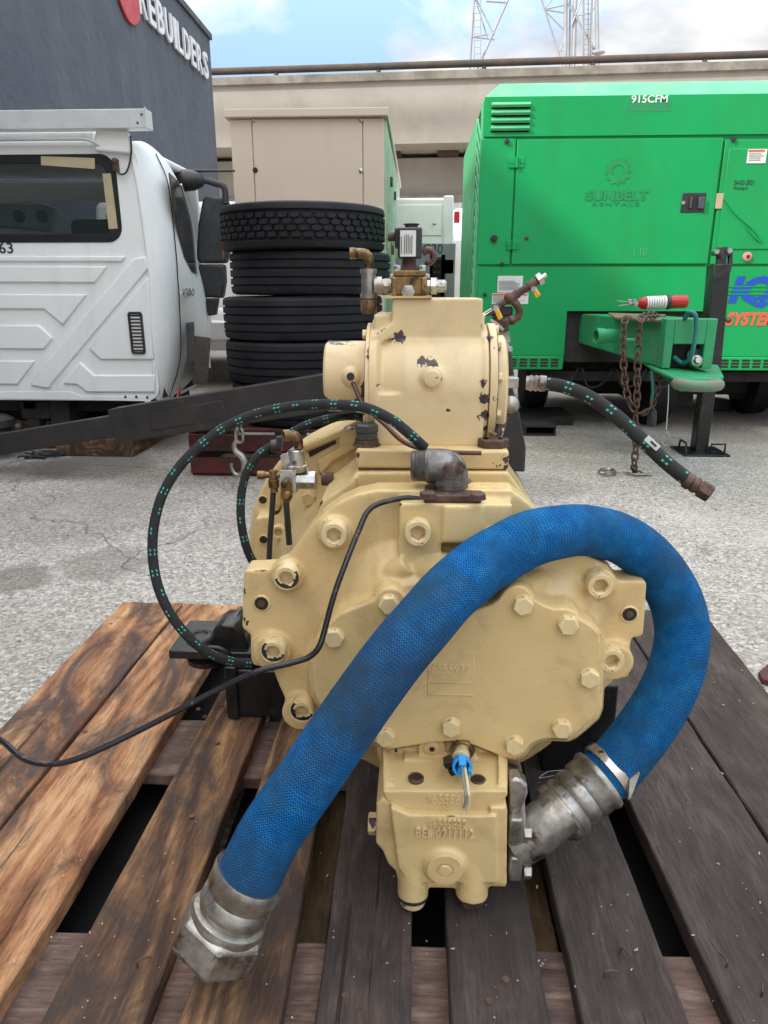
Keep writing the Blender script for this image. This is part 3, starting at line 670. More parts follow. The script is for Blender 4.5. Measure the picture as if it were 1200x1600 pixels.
# ribbed pressings of the rear panel
ribs = [
 [(-60,400),(196,400),(190,409),(-60,409)],
 [(-60,415),(167,416),(148,442),(-60,441)],
 [(-60,459),(135,460),(98,508),(68,483),(-60,483)],
 [(-60,508),(60,508),(82,528),(68,546),(-60,545)],
 [(-60,563),(54,564),(27,601),(-60,600)],
 [(231,432),(241,562),(157,562),(139,545)],
 [(124,565),(146,586),(242,586),(242,613),(135,613),(120,601),(98,600)],
 [(228,400),(231,420),(80,600),(78,606),(72,607),(47,602),(52,588),(208,404)],
]
for r_ in ribs: obj('rib_panel', MB().prism(poly(r_, cY-.016), (0,.02,0)), WHITE, cab, bevel=.009, seg=2)
obj('sill_flange', MB().prism(poly([(-60,612),(110,612),(128,619),(228,619),(247,640),(247,650),(235,634),(225,627),(128,625),(-60,622)], cY-.004), (0,.02,0)), WHITE, cab, bevel=.002)
for x,y in ((196,620),(213,620),(230,621),(237,628)):
    p = W(x,y,cY-.006); obj('rivet_hole', MB().cyl(p, p+Vector((0,-.003,0)), .009, n=10), HOLE, cab)
vt = thing  # vent
vp = [W(200,487,cY-.01), W(229,553,cY-.01)]
vent = obj('air_vent', ring_wall(rrect(vp[0].x,vp[1].x,vp[1].z,vp[0].z,.02), rrect(vp[0].x+.015,vp[1].x-.015,vp[1].z+.015,vp[0].z-.015,.01), cY-.03, cY), BLACK, cab, bevel=.003)
for k in range(11):
    z = vp[1].z+.028+k*(vp[0].z-vp[1].z-.05)/10
    obj('louvre', MB().obox(((vp[0].x+vp[1].x)/2, cY-.014, z), (vp[1].x-vp[0].x-.03,.022,.006), Matrix.Rotation(R(30),3,'X')), BLACK, vent)
obj('vent_back', MB().box((vp[0].x+.01,cY-.006,vp[1].z+.01),(vp[1].x-.01,cY-.001,vp[0].z-.01)), HOLE, vent)
text_px('fleet_number', '63', -1, 379, 19, 396, cY, .001, INK, cab, bold=.01)
# roof rack beam and bracket, cable, ridge plates
zz0 = W(100,201,cY-.1).z; zz1 = W(100,171,cY-.1).z; bxr = W(229,180,cY-.1).x
rb = obj('rack_beam', MB().box((cx0-.2,cY-.1,zz0),(bxr,cY+.0,zz1)), ALU, cab, bevel=.003)
obj('end_lip', MB().box((bxr-.006,cY-.12,zz0-.006),(bxr,cY-.1,zz1+.006)), ALU, rb)
for p in (W(221,179,cY-.1),W(215,192,cY-.1)): obj('rivet', MB().cyl(p, p+Vector((0,-.004,0)), .007, n=8), INK, rb)
obj('rack_bracket', MB().prism(poly([(150,199),(196,203),(203,214),(203,240),(147,236),(147,212)], cY-.04),(0,.05,0)), WHITE, cab, bevel=.015)
obj('roof_ridge', MB().box((cx0,cY+.05,zt_),(W(146,220,cY).x,cY+.4,W(100,203,cY+.05).z)), WHITE, cab, bevel=.02)
obj('grab_rail', MB().tube([W(-40,218,cY-.06),W(60,217,cY-.06),(W(128,217,cY-.06)),W(145,221,cY-.05),W(157,228,cY-.03)], .012, n=10), ALU, cab)
obj('cable', MB().tube([W(204,212,cY-.05),W(205,240,cY-.03),W(198,268,cY-.02),W(188,272,cY-.03),W(182,262,cY-.02)], .006, n=8), BLACK, cab)
obj('lamp_wreck', MB().obox(W(181,258,cY-.02),(.03,.04,.07)).sphere(W(179,252,cY-.03),.022,8), RSTEEL, cab)
# side window, handle, badge on the receding side
def sp2(px, py, off=.0):
    P0 = rows[2][2].lerp(rows[2][4],.5)+Vector((.022,0,0)); 
    n_ = (rows[2][4]-rows[2][2]).cross(rows[5][2]-rows[2][2]).normalized()
    if n_.x < 0: n_ = -n_
    P0 = P0+n_*off; dr = ray(px, py); return C0+dr*((P0-C0).dot(n_)/dr.dot(n_))
sN = Vector((.008,0,0))
obj('side_window', MB().prism([sp2(x,y,.006) for x,y in ((263,270),(281,287),(300,358),(307,428),(298,424),(288,402),(270,320))], sN), SGLASS, cab)
obj('pillar_trim', MB().tube([sp2(x,y,.016) for x,y in ((283,288),(301,355),(309,432))], .008, n=6), ALU, cab)
obj('door_handle', MB().prism([sp2(x,y,.01) for x,y in ((290,505),(297,503),(299,560),(292,567))], (.03,0,0)), BLACK, cab)
obj('side_patch', MB().prism([sp2(x,y,.008) for x,y in ((304,525),(328,528),(323,600),(301,600))], sN), BLACK, cab)
obj('side_marker', MB().prism([sp2(x,y,.006) for x,y in ((278,607),(281,602),(279,618),(276,621))], sN), REDL, cab)
b0 = sp2(284,462,.012); b1 = sp2(304,462,.012); b2 = sp2(284,450,.012)
text_fit('badge', '4200', b0, b1-b0, (0,0,1), (b1-b0).length, b2.z-b0.z, .006, ZINC, cab)
# mirror
mY = cY+1.05
mir = obj('mirror', MB().prism(poly([(316,310),(322,306),(350,308),(357,318),(356,400),(352,411),(311,411),(306,403),(309,350)], mY), (0,.1,0)), BLACK, cab, bevel=.02, seg=3)
obj('mirror_lower', MB().prism(poly([(310,413),(350,413),(351,440),(347,466),(310,464),(307,440)], mY), (0,.1,0)), BLACK, mir, bevel=.02, seg=3)
obj('reflector', MB().box(W(345,345,mY-.004), W(350,405,mY-.004)+Vector((0,.01,0))), ORANGE, mir)
obj('mirror_arm', MB().tube([W(262,265,mY),W(280,272,mY),W(305,278,mY),W(335,286,mY),W(350,293,mY),W(353,318,mY)], .025, n=10), BLACK, mir)
obj('mirror_foot', MB().prism(poly([(322,466),(340,466),(336,492),(325,494),(321,480)], mY), (0,.08,0)), BLACK, mir, bevel=.01)
obj('mirror_root', MB().sphere(W(289,282,mY), .09, 14, (1.9,1,.9)), BLACK, mir)
obj('antenna', MB().cyl(W(275,267,mY), W(367,267,mY), .013, .008, n=8), BLACK, cab)
# chassis bits under the cab
obj('mount_bracket', MB().box(W(30,627,cY+.1), W(78,655,cY+.1)+Vector((0,.1,0))).box(W(42,655,cY+.1), W(62,668,cY+.1)+Vector((0,.1,0))), CHASSIS, cab, bevel=.008)
obj('crossmember', MB().box((cx0+.05,cY+.25,zb_-.12),(cx1,cY+.4,zb_+.02)).box((cx0+.5,cY+.1,zb_-.2),(cx0+.65,cY+L_,zb_+.0)).box((cx1-.9,cY+.1,zb_-.2),(cx1-.75,cY+L_,zb_+.0)), CHASSIS, cab, bevel=.01)
obj('mount_rubber', MB().lathe(W(-4,670,cY-.12), (0,0,1), [(-.10,.06),(-.09,.10),(-.04,.12),(-.02,.09),(0,.09),(.02,.12),(.07,.12),(.1,.07)], 20).sphere(W(28,668,cY-.1), .035, 10), BLACK, cab)
obj('red_tag', MB().box(W(36,629,cY+.08), W(55,638,cY+.08)), flat('tag_red',(.3,.03,.03)), cab)
# timbers under the cab
def timber(label, a, b, y0, dy, m=WOODM):
    p = W(a[0],a[1],y0); q = W(b[0],b[1],y0)
    single('timber_block', MB().box((p.x,y0,max(.0,q.z)),(q.x,y0+dy,p.z)), m, label, 'timber', 'timbers under the truck cab', bevel=.006)
z_ = 0
pA = G(25,706); 
single('timber_block', MB().box((W(22,660,5.25).x,5.2,0),(W(104,660,5.25).x,5.5,W(50,657,5.2).z)), WOODM, 'brown timber block under the left part of the white cab', 'timber', 'timbers under the truck cab', bevel=.008)
single('timber_block', MB().box((W(90,680,5.0).x,4.95,0),(W(206,680,4.95).x,5.9,W(150,686,4.95).z)), WOODM, 'wide timber lying beneath the right corner of the white cab', 'timber', 'timbers under the truck cab', bevel=.008)
single('timber_block', MB().box((W(40,655,5.7).x,5.65,0),(W(250,655,5.7).x,5.85,W(150,652,5.7).z)), WOODD, 'dark timber further back under the white cab', 'timber', 'timbers under the truck cab', bevel=.008)
obj('axle_beam', MB().box((cx0+.1,cY+.6,.06),(cx1-.15,cY+1.1,zb_-.05)), CHASSIS, cab, bevel=.03)

# ---------------------------------------------------------------- shop crane: long black arm, mast, hook
ea = W(-90,708,4.55); eb = W(510,612,4.15); ec = W(800,566,3.96)
crane = thing('shop_crane', 'long black telescopic steel arm slanting across the yard with its mast', 'hoist', (ec.x, ec.y, 0))
def beam_between(a, b, h, w):
    a = Vector(a); b = Vector(b); d_ = b-a; rot = d_.to_track_quat('X','Z').to_matrix()
    return MB().obox((a+b)/2, (d_.length, w, h), rot)
j1 = ea.lerp(eb, (205+90)/600.)
dirv = (ec-ea).normalized()
obj('inner_arm', beam_between(ea-dirv*.1, j1+dirv*.2, .135, .09), BEAMB, crane, bevel=.008)
oa = obj('outer_arm', beam_between(j1-Vector((0,0,.0)), ec, .215, .13), BEAMB, crane, bevel=.008)
k0 = ea.lerp(eb,(262+90)/600.); k1 = ea.lerp(eb,(372+90)/600.)
obj('side_plate', beam_between(k0+Vector((0,-.07,0)), k1+Vector((0,-.07,.0)), .11, .016), BEAMB, oa, bevel=.003)
for (x,y,Y) in ((195,666,4.38),(302,648,4.22)):
    p = W(x,y,Y); obj('pin_hole', MB().cyl(p+Vector((0,.1,0)), p+Vector((0,-.012,0)), .017, n=12), HOLE, crane)
# foot where the arm meets the ground at its far end
obj('mast', MB().prism(poly([(776,560),(792,640),(788,650),(778,735),(820,738),(822,700),(812,646),(800,600),(796,520),(790,480),(772,480)], 4.0), (0,.13,0)), BEAMB, crane, bevel=.01)
obj('mast_base', MB().box((ec.x-.25,3.9,0),(ec.x+.10,4.9,W(800,700,4.0).z*0+.10)), BEAMB, crane, bevel=.01)
# hook on a short chain
hk = thing('crane_hook', 'grey steel chain hook hanging below the black arm beside the red pallet', 'hook', W(372,680,4.2))
def link(c, ax, up, L=.055, w=.032, r=.006, n=8, seg=20):
    c = Vector(c); ax = Vector(ax).normalized(); up = Vector(up).normalized(); pts = []
    for k in range(seg):
        a = 2*math.pi*k/seg; s_ = math.cos(a); t_ = math.sin(a)
        pts.append(c + up*((L/2-w/2)*(1 if s_>0 else -1) + s_*w/2) + ax*(t_*w/2))
    return MB().tube(pts, r, n=n, spline=False, closed=True)
HY = 4.2
for i, (x, y) in enumerate(((373,664),(374,680))):
    obj('link', link(W(x,y,HY), (1,0,0) if i%2 else (.3,1,0), (0,0,1), .09, .045, .010), STEEL, hk)
hp = [(371,686),(366,694),(368,704),(377,712),(382,722),(381,734),(375,742),(367,740),(362,730),(362,724)]
obj('hook_body', MB().tube([W(x,y,HY) for x,y in hp], lambda t: .010+.012*math.sin(min(1,t*1.15)*math.pi), n=10), STEEL, hk)
obj('latch', MB().tube([W(383,708,HY),W(386,722,HY),W(384,738,HY)], .004, n=6), RSTEEL, hk)
# rear crossing bars of the crane legs under the tyre stack (dark base seen at 480-300, 700)
for (x, y, s_) in ((80,712,1.2),(60,716,.8)):
    p = G(x, y); m = MB()
    for k in range(7): m.tube([p+Vector((random.uniform(-.15,.15),random.uniform(-.05,.05),random.uniform(0,.03))) for _ in range(4)], .006, n=6)
    single('wire_tangle', m, BLACK, 'small tangle of dark wire on the asphalt below the black arm' if s_ > 1 else 'loose wire scraps on the asphalt left below the black arm', 'wire')

# ---------------------------------------------------------------- vehicles glimpsed behind
v1 = thing('white_truck', 'rusty white truck body with grey panel marked C30 between cabinet and green machine', 'truck', (W(670,450,9).x, 9.5, 0))
Yv = 9.4; xA = W(618,340,Yv).x; xB = W(708,340,Yv).x
obj('body', MB().box((xA-.6,Yv,W(650,384,Yv).z),(xB-.03,Yv+2,W(650,309,Yv).z)), WHITEB, v1, bevel=.03)
obj('door_panel', MB().box((xA-.3,Yv-.012,W(650,368,Yv).z),(W(690,340,Yv).x,Yv+.01,W(650,320,Yv).z)), WHITEB, v1, bevel=.006)
obj('body_post', MB().box((xB-.12,Yv-.03,W(650,384,Yv).z),(xB,Yv,W(650,306,Yv).z)), WHITEB, v1, bevel=.02)
obj('grey_panel', MB().box((W(635,400,Yv).x-.5,Yv-.12,.35),(W(711,400,Yv).x,Yv+.9,W(650,381,Yv).z)), GREYP, v1, bevel=.01)
text_px('code', 'C30', 661, 381, 692, 396, Yv-.12, .001, INK, v1, bold=.0)
gr = obj('grille', MB().box(W(676,402,Yv-.125), W(691,470,Yv-.125)+Vector((0,.02,0))), HOLE, v1)
for k in range(6): obj('slat', MB().obox(W(683,408+k*10,Yv-.145), (.10,.008,.045), Matrix.Rotation(R(35),3,'X')), BLACK, gr)
obj('grille_post', MB().box(W(690,398,Yv-.17), W(694,470,Yv-.17)).box(W(672,398,Yv-.17), W(675,470,Yv-.17)), GREYP, gr)
obj('decal', MB().box(W(695,406,Yv-.124), W(708,427,Yv-.124)), STICK, v1)
for sx_ in (-.5,.45): obj('wheel', MB().cyl((xA+.3+sx_,Yv+.3,.45),(xA+.5+sx_,Yv+.3,.45),.45,n=28), RUBBER, v1)
v2 = thing('parked_pickup', 'white pickup with a red tail lamp in the narrow gap beside the green machine', 'pickup', (W(716,400,12).x, 12.5, 0))
Yp = 12.0; xa = W(707,400,Yp).x; 
obj('body', MB().box((xa,Yp,.5),(xa+1.9,Yp+4,W(715,372,Yp).z)), WHITEB, v2, bevel=.05)
obj('cab', MB().box((xa+.02,Yp+1.2,1.4),(xa+1.8,Yp+3,W(715,312,Yp).z)), WHITEB, v2, bevel=.1)
obj('tail_lamp', MB().box(W(710,330,Yp-.02), W(718,348,Yp-.02)+Vector((0,.1,0))), REDL, v2, bevel=.01)
obj('bumper', MB().box((xa-.0,Yp-.15,.45),(xa+1.9,Yp,.7)), GREYP, v2, bevel=.02)
for y in (Yp+.8,Yp+3): obj('wheel', MB().cyl((xa,y,.38),(xa+.25,y,.38),.38,n=24), RUBBER, v2)
v3 = thing('parked_van', 'white van glimpsed between the cab mirror and the tyre stack', 'van', (W(330,420,8.6).x, 9, 0))
Y3 = 8.6; x3 = W(376,420,Y3).x
obj('body', MB().box((x3-1.9,Y3,.45),(x3,Y3+4.2,W(340,480,Y3).z)), WHITE, v3, bevel=.08, seg=3)
obj('cab', MB().prism([(x3-1.8,Y3+.05,W(340,480,Y3).z-.05),(x3-1.8,Y3+.35,W(340,308,Y3).z),(x3-1.8,Y3+2.8,W(340,308,Y3).z),(x3-1.8,Y3+3.6,W(340,480,Y3).z-.05)], (1.75,0,0)), WHITE, v3, bevel=.08, seg=3)
obj('rear_glass', MB().prism([(x3-1.65,Y3+.13,W(340,440,Y3).z),(x3-1.65,Y3+.30,W(340,330,Y3).z),(x3-.25,Y3+.30,W(340,330,Y3).z),(x3-.25,Y3+.13,W(340,440,Y3).z)], (0,.03,0)), GLASS, v3)
obj('bumper', MB().box((x3-1.85,Y3-.14,W(340,532,Y3).z),(x3-.02,Y3+.02,W(340,500,Y3).z)), ALU, v3, bevel=.03)
for y in (Y3+.8,Y3+3.3):
    for x in (x3-1.85,x3-.3): obj('wheel', MB().cyl((x,y,.38),(x+.25,y,.38),.38,n=24), RUBBER, v3)
# ---------------------------------------------------------------- green portable compressor
gY = 6.0
gx0 = W(752,300,gY).x; gz1 = W(900,150,gY).z; gzr = W(900,127,gY+.12).z; gz0 = W(900,578,gY).z; gYb = 8.4; gx1 = gx0+4.6
gm = thing('towable_compressor', 'large green enclosed machine on a trailer frame with blue lettering', 'machine', (gx0+2.2, gY+1.2, 0))
cutx0 = W(885,500,gY).x; cutx1 = W(1112,500,gY).x; cutz = W(900,484,gY).z
# hollow housing: frame behind the panels
obj('housing', MB().box((gx0+.01,gY+.02,cutz),(gx1,gYb,gz1-.02)), GREEN, gm, bevel=.01)
ch = W(783,127,gY+.12).x
rf = MB().add([(gx0,gY,gz1),(gx1,gY,gz1),(gx1,gYb,gz1),(gx0,gYb,gz1),(ch,gY+.16,gzr),(gx1,gY+.16,gzr),(gx1,gYb-.2,gzr),(ch,gYb-.2,gzr)],[(3,2,1,0),(4,5,6,7),(0,1,5,4),(1,2,6,5),(2,3,7,6),(3,0,4,7)])
obj('roof', rf, GREENP, gm, bevel=.008)
def gpanel(name, x0, y0, x1, y1, m=GREEN, off=.0, th=.018, gap=.003, parent=None, bev=.004):
    ym = (y0+y1)/2; a = W(x0,ym,gY); b = W(x1,ym,gY); a.z = W((x0+x1)/2,y1,gY).z; b.z = W((x0+x1)/2,y0,gY).z; X1 = b.x if x1 < 1290 else gx1
    return obj(name, MB().box((a.x+gap,gY-off,a.z+gap),(X1-gap,gY+th,b.z-gap)), m, parent or gm, bevel=bev)
# top band with the louvre opening
za = W(900,213,gY).z
lx0, lx1 = W(768,180,gY).x, W(828,180,gY).x; lz0, lz1 = W(800,207,gY).z, W(800,158,gY).z
obj('top_band', ring_wall([(gx0,gz1),(gx0,(lz1+lz0)/2),(gx0,za+.004),(lx1,za+.004),(gx1,za+.004),(gx1,gz1),(lx1,gz1),(lx0,gz1)],
                          [(lx0,lz1),(lx0,(lz1+lz0)/2),(lx0,lz0),(lx0+.02,lz0),(lx1,lz0),(lx1,lz1),(lx1-.01,lz1),(lx0+.01,lz1)], gY, gY+.018), GREEN, gm, smooth=0)
lv = obj('louvre_vent', MB().box((lx0,gY+.0185,lz0),(lx1,gY+.03,lz1)), HOLE, gm)
for k in range(4):
    z = lz0+(k+.62)*(lz1-lz0)/4
    obj('louvre', MB().obox(((lx0+lx1)/2,gY-.002,z),(lx1-lx0+.004,.05,.022),Matrix.Rotation(R(38),3,'X')), GREENP, lv, bevel=.003)
gpanel('post_panel', 748, 216, 802, 414)
door = gpanel('door', 803, 216, 1118, 413, off=.006)
gpanel('door', 1121, 216, 1500, 413, off=.0)
inst = gpanel('access_hatch', 1128, 231, 1330, 390, off=.008)
dk = W(1200,410,gY)
low = MB()
zl1 = W(900,416,gY).z-.004; zc = W(900,486,gY).z
low.box((gx0,gY,zc),(gx1,gY+.018,zl1)); low.box((gx0,gY,W(900,556,gY).z),(cutx0,gY+.018,zc)); low.box((cutx1,gY,W(900,556,gY).z),(gx1,gY+.018,zc))
obj('lower_band', low, GREEN, gm)
def skirt(x0, x1):
    z1 = W(900,556,gY).z; 
    sk_ = obj('vent_skirt', MB().box((x0,gY-.004,gz0),(x1,gY+.03,z1-.003)), GREEN, gm, bevel=.01)
    mm = MB(); n = int((x1-x0)/.085)
    for r_ in range(3):
        for k in range(n):
            x = x0+.03+k*.085; z = gz0+.025+r_*(z1-gz0-.05)/2.6
            mm.box((x,gY-.0065,z),(x+.062,gY-.003,z+.016))
    obj('vent_slots', mm, HOLE, sk_, kind='stuff')
skirt(W(790,560,gY).x, cutx0); skirt(cutx1, gx1)
obj('underside', MB().box((gx0+.1,gY+.05,gz0+.06),(gx1,gYb-.1,cutz)), CHASSIS, gm)
# left side with slanted vent blades
obj('side_frame', MB().box((gx0-.012,gY+.02,gz0),(gx0+.02,gY+.16,gz1-.02)).box((gx0-.012,gY+.62,gz0),(gx0+.02,gYb,gz1-.02)).box((gx0-.012,gY+.16,gz0),(gx0+.02,gY+.62,gz0+.1)), GREENP, gm, bevel=.004)
vb = obj('side_vent', MB().box((gx0+.004,gY+.16,gz0+.1),(gx0+.008,gY+.62,gz1-.05)), HOLE, gm)
for k in range(17):
    z = gz0+.16+k*(gz1-gz0-.2)/17
    obj('blade', MB().obox((gx0-.004,gY+.39,z),(.012,.50,.016),Matrix.Rotation(R(28),3,'X')), GREENP, vb)
# hinges, bolts, handle
for y0,y1,x0,x1 in ((245,262,796,819),(375,390,792,812)):
    h = obj('hinge', MB().box(W(x0,y0,gY-.012), W(x1,y1,gY-.012)+Vector((0,.014,0))), GREEN, gm, bevel=.003)
    p = W((x0+x1)/2,y0,gY-.018); q_ = W((x0+x1)/2,y1,gY-.018); obj('hinge_pin', MB().cyl(p,q_,.013,n=10), GREEN, h)
    for dx in (3,-3): p = W((x0 if dx>0 else x1)+dx,(y0+y1)/2,gY-.012); obj('bolt', MB().cyl(p+Vector((0,.002,0)),p+Vector((0,-.008,0)),.009,n=8), GREEN, h)
for x,y,r_,mt in ((792,221,.018,BLACK),(772,373,.027,HOLE),(785,412,.015,BLACK),(823,372,.015,RSTEEL),(758,460,.014,BLACK),(1146,218,.017,BLACK)):
    p = W(x,y,gY); obj('plug', MB().lathe(p+Vector((0,.012,0)),(0,-1,0),[(0,r_),(.028,r_),(.03,r_*.6)],14), mt, gm)
a = W(1063,332,gY-.01); b = W(1104,301,gY-.01)
hd = obj('latch_plate', MB().box((a.x,gY-.012,a.z),(b.x,gY-.004,b.z)), BLACK, door, bevel=.004)
a2 = W(1073,328,gY); b2 = W(1101,306,gY)
obj('latch_recess', MB().box((a2.x,gY-.014,a2.z),(b2.x,gY-.0125,b2.z)), HOLE, hd)
a3 = W(1088,327,gY); b3 = W(1101,308,gY); obj('paddle', MB().box((a3.x,gY-.035,a3.z),(b3.x-.005,gY-.015,b3.z)), flat('handle_grey',(.06,.075,.085),rough=.35), hd, bevel=.006)
a4 = W(1075,326,gY); b4 = W(1081,308,gY); obj('hinge_block', MB().box((a4.x,gY-.028,a4.z),(b4.x,gY-.015,b4.z)), flat('latch_dark',(.05,.055,.06)), hd, bevel=.004)
p = W(1067,317,gY-.013); obj('key_lock', MB().cyl(p,p+Vector((0,-.01,0)),.014,n=14), ZINC, hd)
# stickers and lettering
def sticker(x0,y0,x1,y1,lines,parent=gm,head=None):
    s_ = obj('sticker', MB().box(W(x0,y0,gY-.004-(.009 if parent is inst else 0)), W(x1,y1,gY-.004-(.009 if parent is inst else 0))+Vector((0,.0015,0))), STICK, parent)
    m_ = MB(); off = .0065+(.009 if parent is inst else 0)
    for i in range(lines):
        y = y0+(y1-y0)*(.30+.6*i/lines); xe = x1-(x1-x0)*random.uniform(.08,.3)
        m_.box(W(x0+1.5,y,gY-off), W(xe,y+.8,gY-off)+Vector((0,.001,0)))
    obj('print_lines', m_, INKG, s_, kind='stuff')
    if head: obj('print_head', MB().box(W(x0+1,y0+1,gY-off-.001), W(x1-1,y0+3.5,gY-off-.001)+Vector((0,.001,0))), head, s_)
sticker(778,431,816,457,8); sticker(769,458,825,475,5,head=REDP); sticker(1169,233,1196,255,4,inst,head=REDP)
obj('decal_patch', MB().box(W(981,160,gY-.001), W(1048,174,gY-.001)+Vector((0,.0005,0))), FADEP, gm)
text_px('machine_code', '915CFM', 986, 148, 1044, 161, gY, .001, LETW, gm, bold=.02)
text_px('old_decal_name', 'SUNBELT', 914, 297, 1014, 314, gY-.006, .001, FADEG, door, bold=.045)
text_px('old_decal_word', 'RENTALS', 925, 316, 999, 322, gY-.006, .001, FADEG, door, bold=.01, spacing=1.25)
# toothed gear emblem
gc = W(966,268,gY-.009); mm = MB(); pts_o = []; pts_i = []
for k in range(48):
    a = 2*math.pi*k/48; ph = (k%4)/4.; rO = .10*(1.0-.32*ph) ; pts_o.append((gc.x+rO*math.cos(a), gc.z+rO*math.sin(a))); pts_i.append((gc.x+.045*math.cos(a), gc.z+.045*math.sin(a)))
obj('old_decal_gear', ring_wall(pts_o, pts_i, gc.y, gc.y+.0008), FADEG, door, smooth=0)
text_px('old_number', 'I I8', 990, 387, 1012, 400, gY-.006, .001, flat('pale_green_ghost',(.05,.38,.13)), door)
text_px('handwriting', '24-02-2021', 1146, 281, 1178, 289, gY-.008, .001, INK, inst, off=.002, italic=.15)
text_px('handwriting', 'Pump2', 1146, 291, 1168, 298, gY-.008, .001, INK, inst, off=.002, italic=.15)
text_px('maker_letters', 'IQ', 1134, 431, 1208, 481, gY, .002, BLUEP, gm, bold=.05, italic=.25)
for k in range(3): obj('letter_stripe', MB().box(W(1132,447+k*6,gY-.0062), W(1220,448.6+k*6,gY-.0062)+Vector((0,.001,0))), GREEN, gm)
text_px('maker_word', 'SYSTEMS', 1132, 488, 1224, 509, gY, .002, REDP, gm, bold=.05, italic=.2)
p = W(1167,401,gY); obj('pink_cap', MB().lathe(p,(0,-1,0),[(0,.035),(.015,.034),(.02,.02)],18), flat('cap_pink',(.65,.25,.22)), gm)
obj('cap_core', MB().cyl(p+Vector((0,-.021,0)),p+Vector((0,-.024,0)),.013,n=10), INK, gm)
obj('key_plate', MB().box(W(1120,302,gY-.01), W(1128,326,gY-.01)+Vector((0,.003,0))), paint('bare_patch',(.5,.4,.25),rough=.7), gm, bevel=.003)
obj('pull_wire', MB().tube([W(1131,310,gY-.02),W(1150,335,gY-.02),W(1178,360,gY-.02),W(1189,376,gY-.02),W(1180,372,gY-.02),W(1166,354,gY-.02)], .004, n=6), GREEN, gm)
# wheels and axle in the dark under the body
for x in (gx0+.55, gx0+2.65):
    w_ = obj('wheel', MB().lathe((x,gY+1.1,.36),(1,0,0),[(0,.2),(.0,.30),(.03,.355),(.19,.355),(.22,.30),(.22,.2)],36), RUBBER, gm)
    obj('rim', MB().cyl((x+.01,gY+1.1,.36),(x+.21,gY+1.1,.36),.2,n=24), CHASSIS, w_)
wx = W(1040,600,gY+.35).x
w_ = obj('wheel', MB().lathe((wx-.16,gY+.5,.36),(1,0,0),[(0,.2),(.0,.30),(.03,.355),(.19,.355),(.22,.30),(.22,.2)],36), RUBBER, gm)
obj('underbody_light_block', MB().box((gx0+.9,gY+.9,.2),(gx1,gYb-.2,gz0+.08)), CHASSIS, gm, bevel=.05)  # added box that blocks light from behind and darkens the space underneath
obj('axle', MB().cyl((gx0+.6,gY+1.1,.36),(gx0+2.8,gY+1.1,.36),.05,n=12).box((gx0+.5,gY+.15,.42),(gx1,gY+.3,.5)).box((gx0+1.5,gY+.5,.18),(gx0+2.0,gYb,.55)), CHASSIS, gm)
mm = MB()
for k in range(5):
    x = cutx0-.1+k*.28; mm.tube([(x,gY+.1,gz0),(x+.05,gY+.05,gz0-.14),(x+.16,gY+.06,gz0-.12),(x+.25,gY+.1,gz0)], .009, n=6)
obj('hanging_line', mm, CHASSIS, gm)

# drawbar
tY0, tY1 = gY+.25, 4.55
bl = W(1031,508,tY1); br = W(1118,508,tY1); 
tzt = W(1075,499,tY1).z; tzb = W(1075,576,tY1).z
x0t, x1t = W(1038,540,tY1).x, W(1116,540,tY1).x
rx0 = W(893,500,tY0).x; rx1 = rx0 + (x1t-x0t)+.15
tg = obj('drawbar', MB().add([(x0t,tY1+.10,tzb),(x1t,tY1+.10,tzb),(rx1,tY0,tzb+.05),(rx0,tY0,tzb+.05),(x0t,tY1+.10,tzt),(x1t,tY1+.10,tzt),(rx1,tY0,tzt-.02),(rx0,tY0,tzt-.02)],
      [(3,2,1,0),(4,5,6,7),(0,1,5,4),(1,2,6,5),(2,3,7,6),(3,0,4,7)]), GREENT, gm, bevel=.012)
# front end frame with opening
ox0, ox1, oz1 = W(1049,560,tY1).x, W(1098,560,tY1).x, W(1075,538,tY1).z
obj('drawbar_end', MB().box((x0t-.003,tY1,tzb),(ox0,tY1+.10,tzt+.004)).box((ox1,tY1,tzb),(x1t+.003,tY1+.10,tzt+.004)).box((ox0,tY1,oz1),(ox1,tY1+.10,tzt+.004)), GREENT, tg, bevel=.006)
obj('end_recess', MB().box((ox0,tY1+.092,tzb),(ox1,tY1+.098,oz1)), CHASSIS, tg)
p = W(1084,565,tY1+.05); obj('plug_connector', MB().lathe(p,(0,-1,.2),[(-.06,.03),(0,.036),(.05,.036),(.055,.022),(.075,.018)],18), ZINC, tg, bevel=.002)
obj('connector_body', MB().lathe(p+Vector((0,.03,.03)),(0,-1,.3),[(-.03,.045),(.03,.045)],18), flat('connector_slate',(.03,.08,.13)), tg)
p0 = tg
obj('lug_plate', MB().prism([W(1023,576,tY1-.0),W(1000,562,tY1+.5),W(1122,570,tY1+.4),W(1131,588,tY1-.15),W(1118,592,tY1-.22),W(1058,592,tY1-.22)], (0,0,-.018)), GREENT, tg, bevel=.004)
eye = W(1090,600,tY1-.25)
obj('tow_eye', MB().tube([eye+Vector((math.cos(a)*.115,math.sin(a)*.10,0)) for a in [2*math.pi*k/24 for k in range(24)]], .034, n=12, spline=False, closed=True), paint('worn_tow_eye',(.10,.26,.14),(.2,.16,.12),rough=.6,vs=12), tg)
obj('eye_web', MB().prism([W(1030,585,tY1),W(1062,612,tY1-.15),W(1066,598,tY1-.2),W(1050,586,tY1-.05)], (.03,0,0)), GREENT, tg, bevel=.003)
p = XP(936,528,rx0+.08); p2 = W(934,525,tY1+.65)
obj('pipe_stub', MB().lathe(p2+Vector((.12,0,0)),(-1,-.25,0),[(0,.05),(.09,.05),(.09,.055),(.15,.055),(.15,.042),(.1,.042)],20), GREENT, tg)
p = W(988,532,tY1+.25); obj('bolt_stub', MB().cyl(p+Vector((.05,0,0)),p+Vector((-.05,-.02,0)),.016,n=12), GREENT, tg)
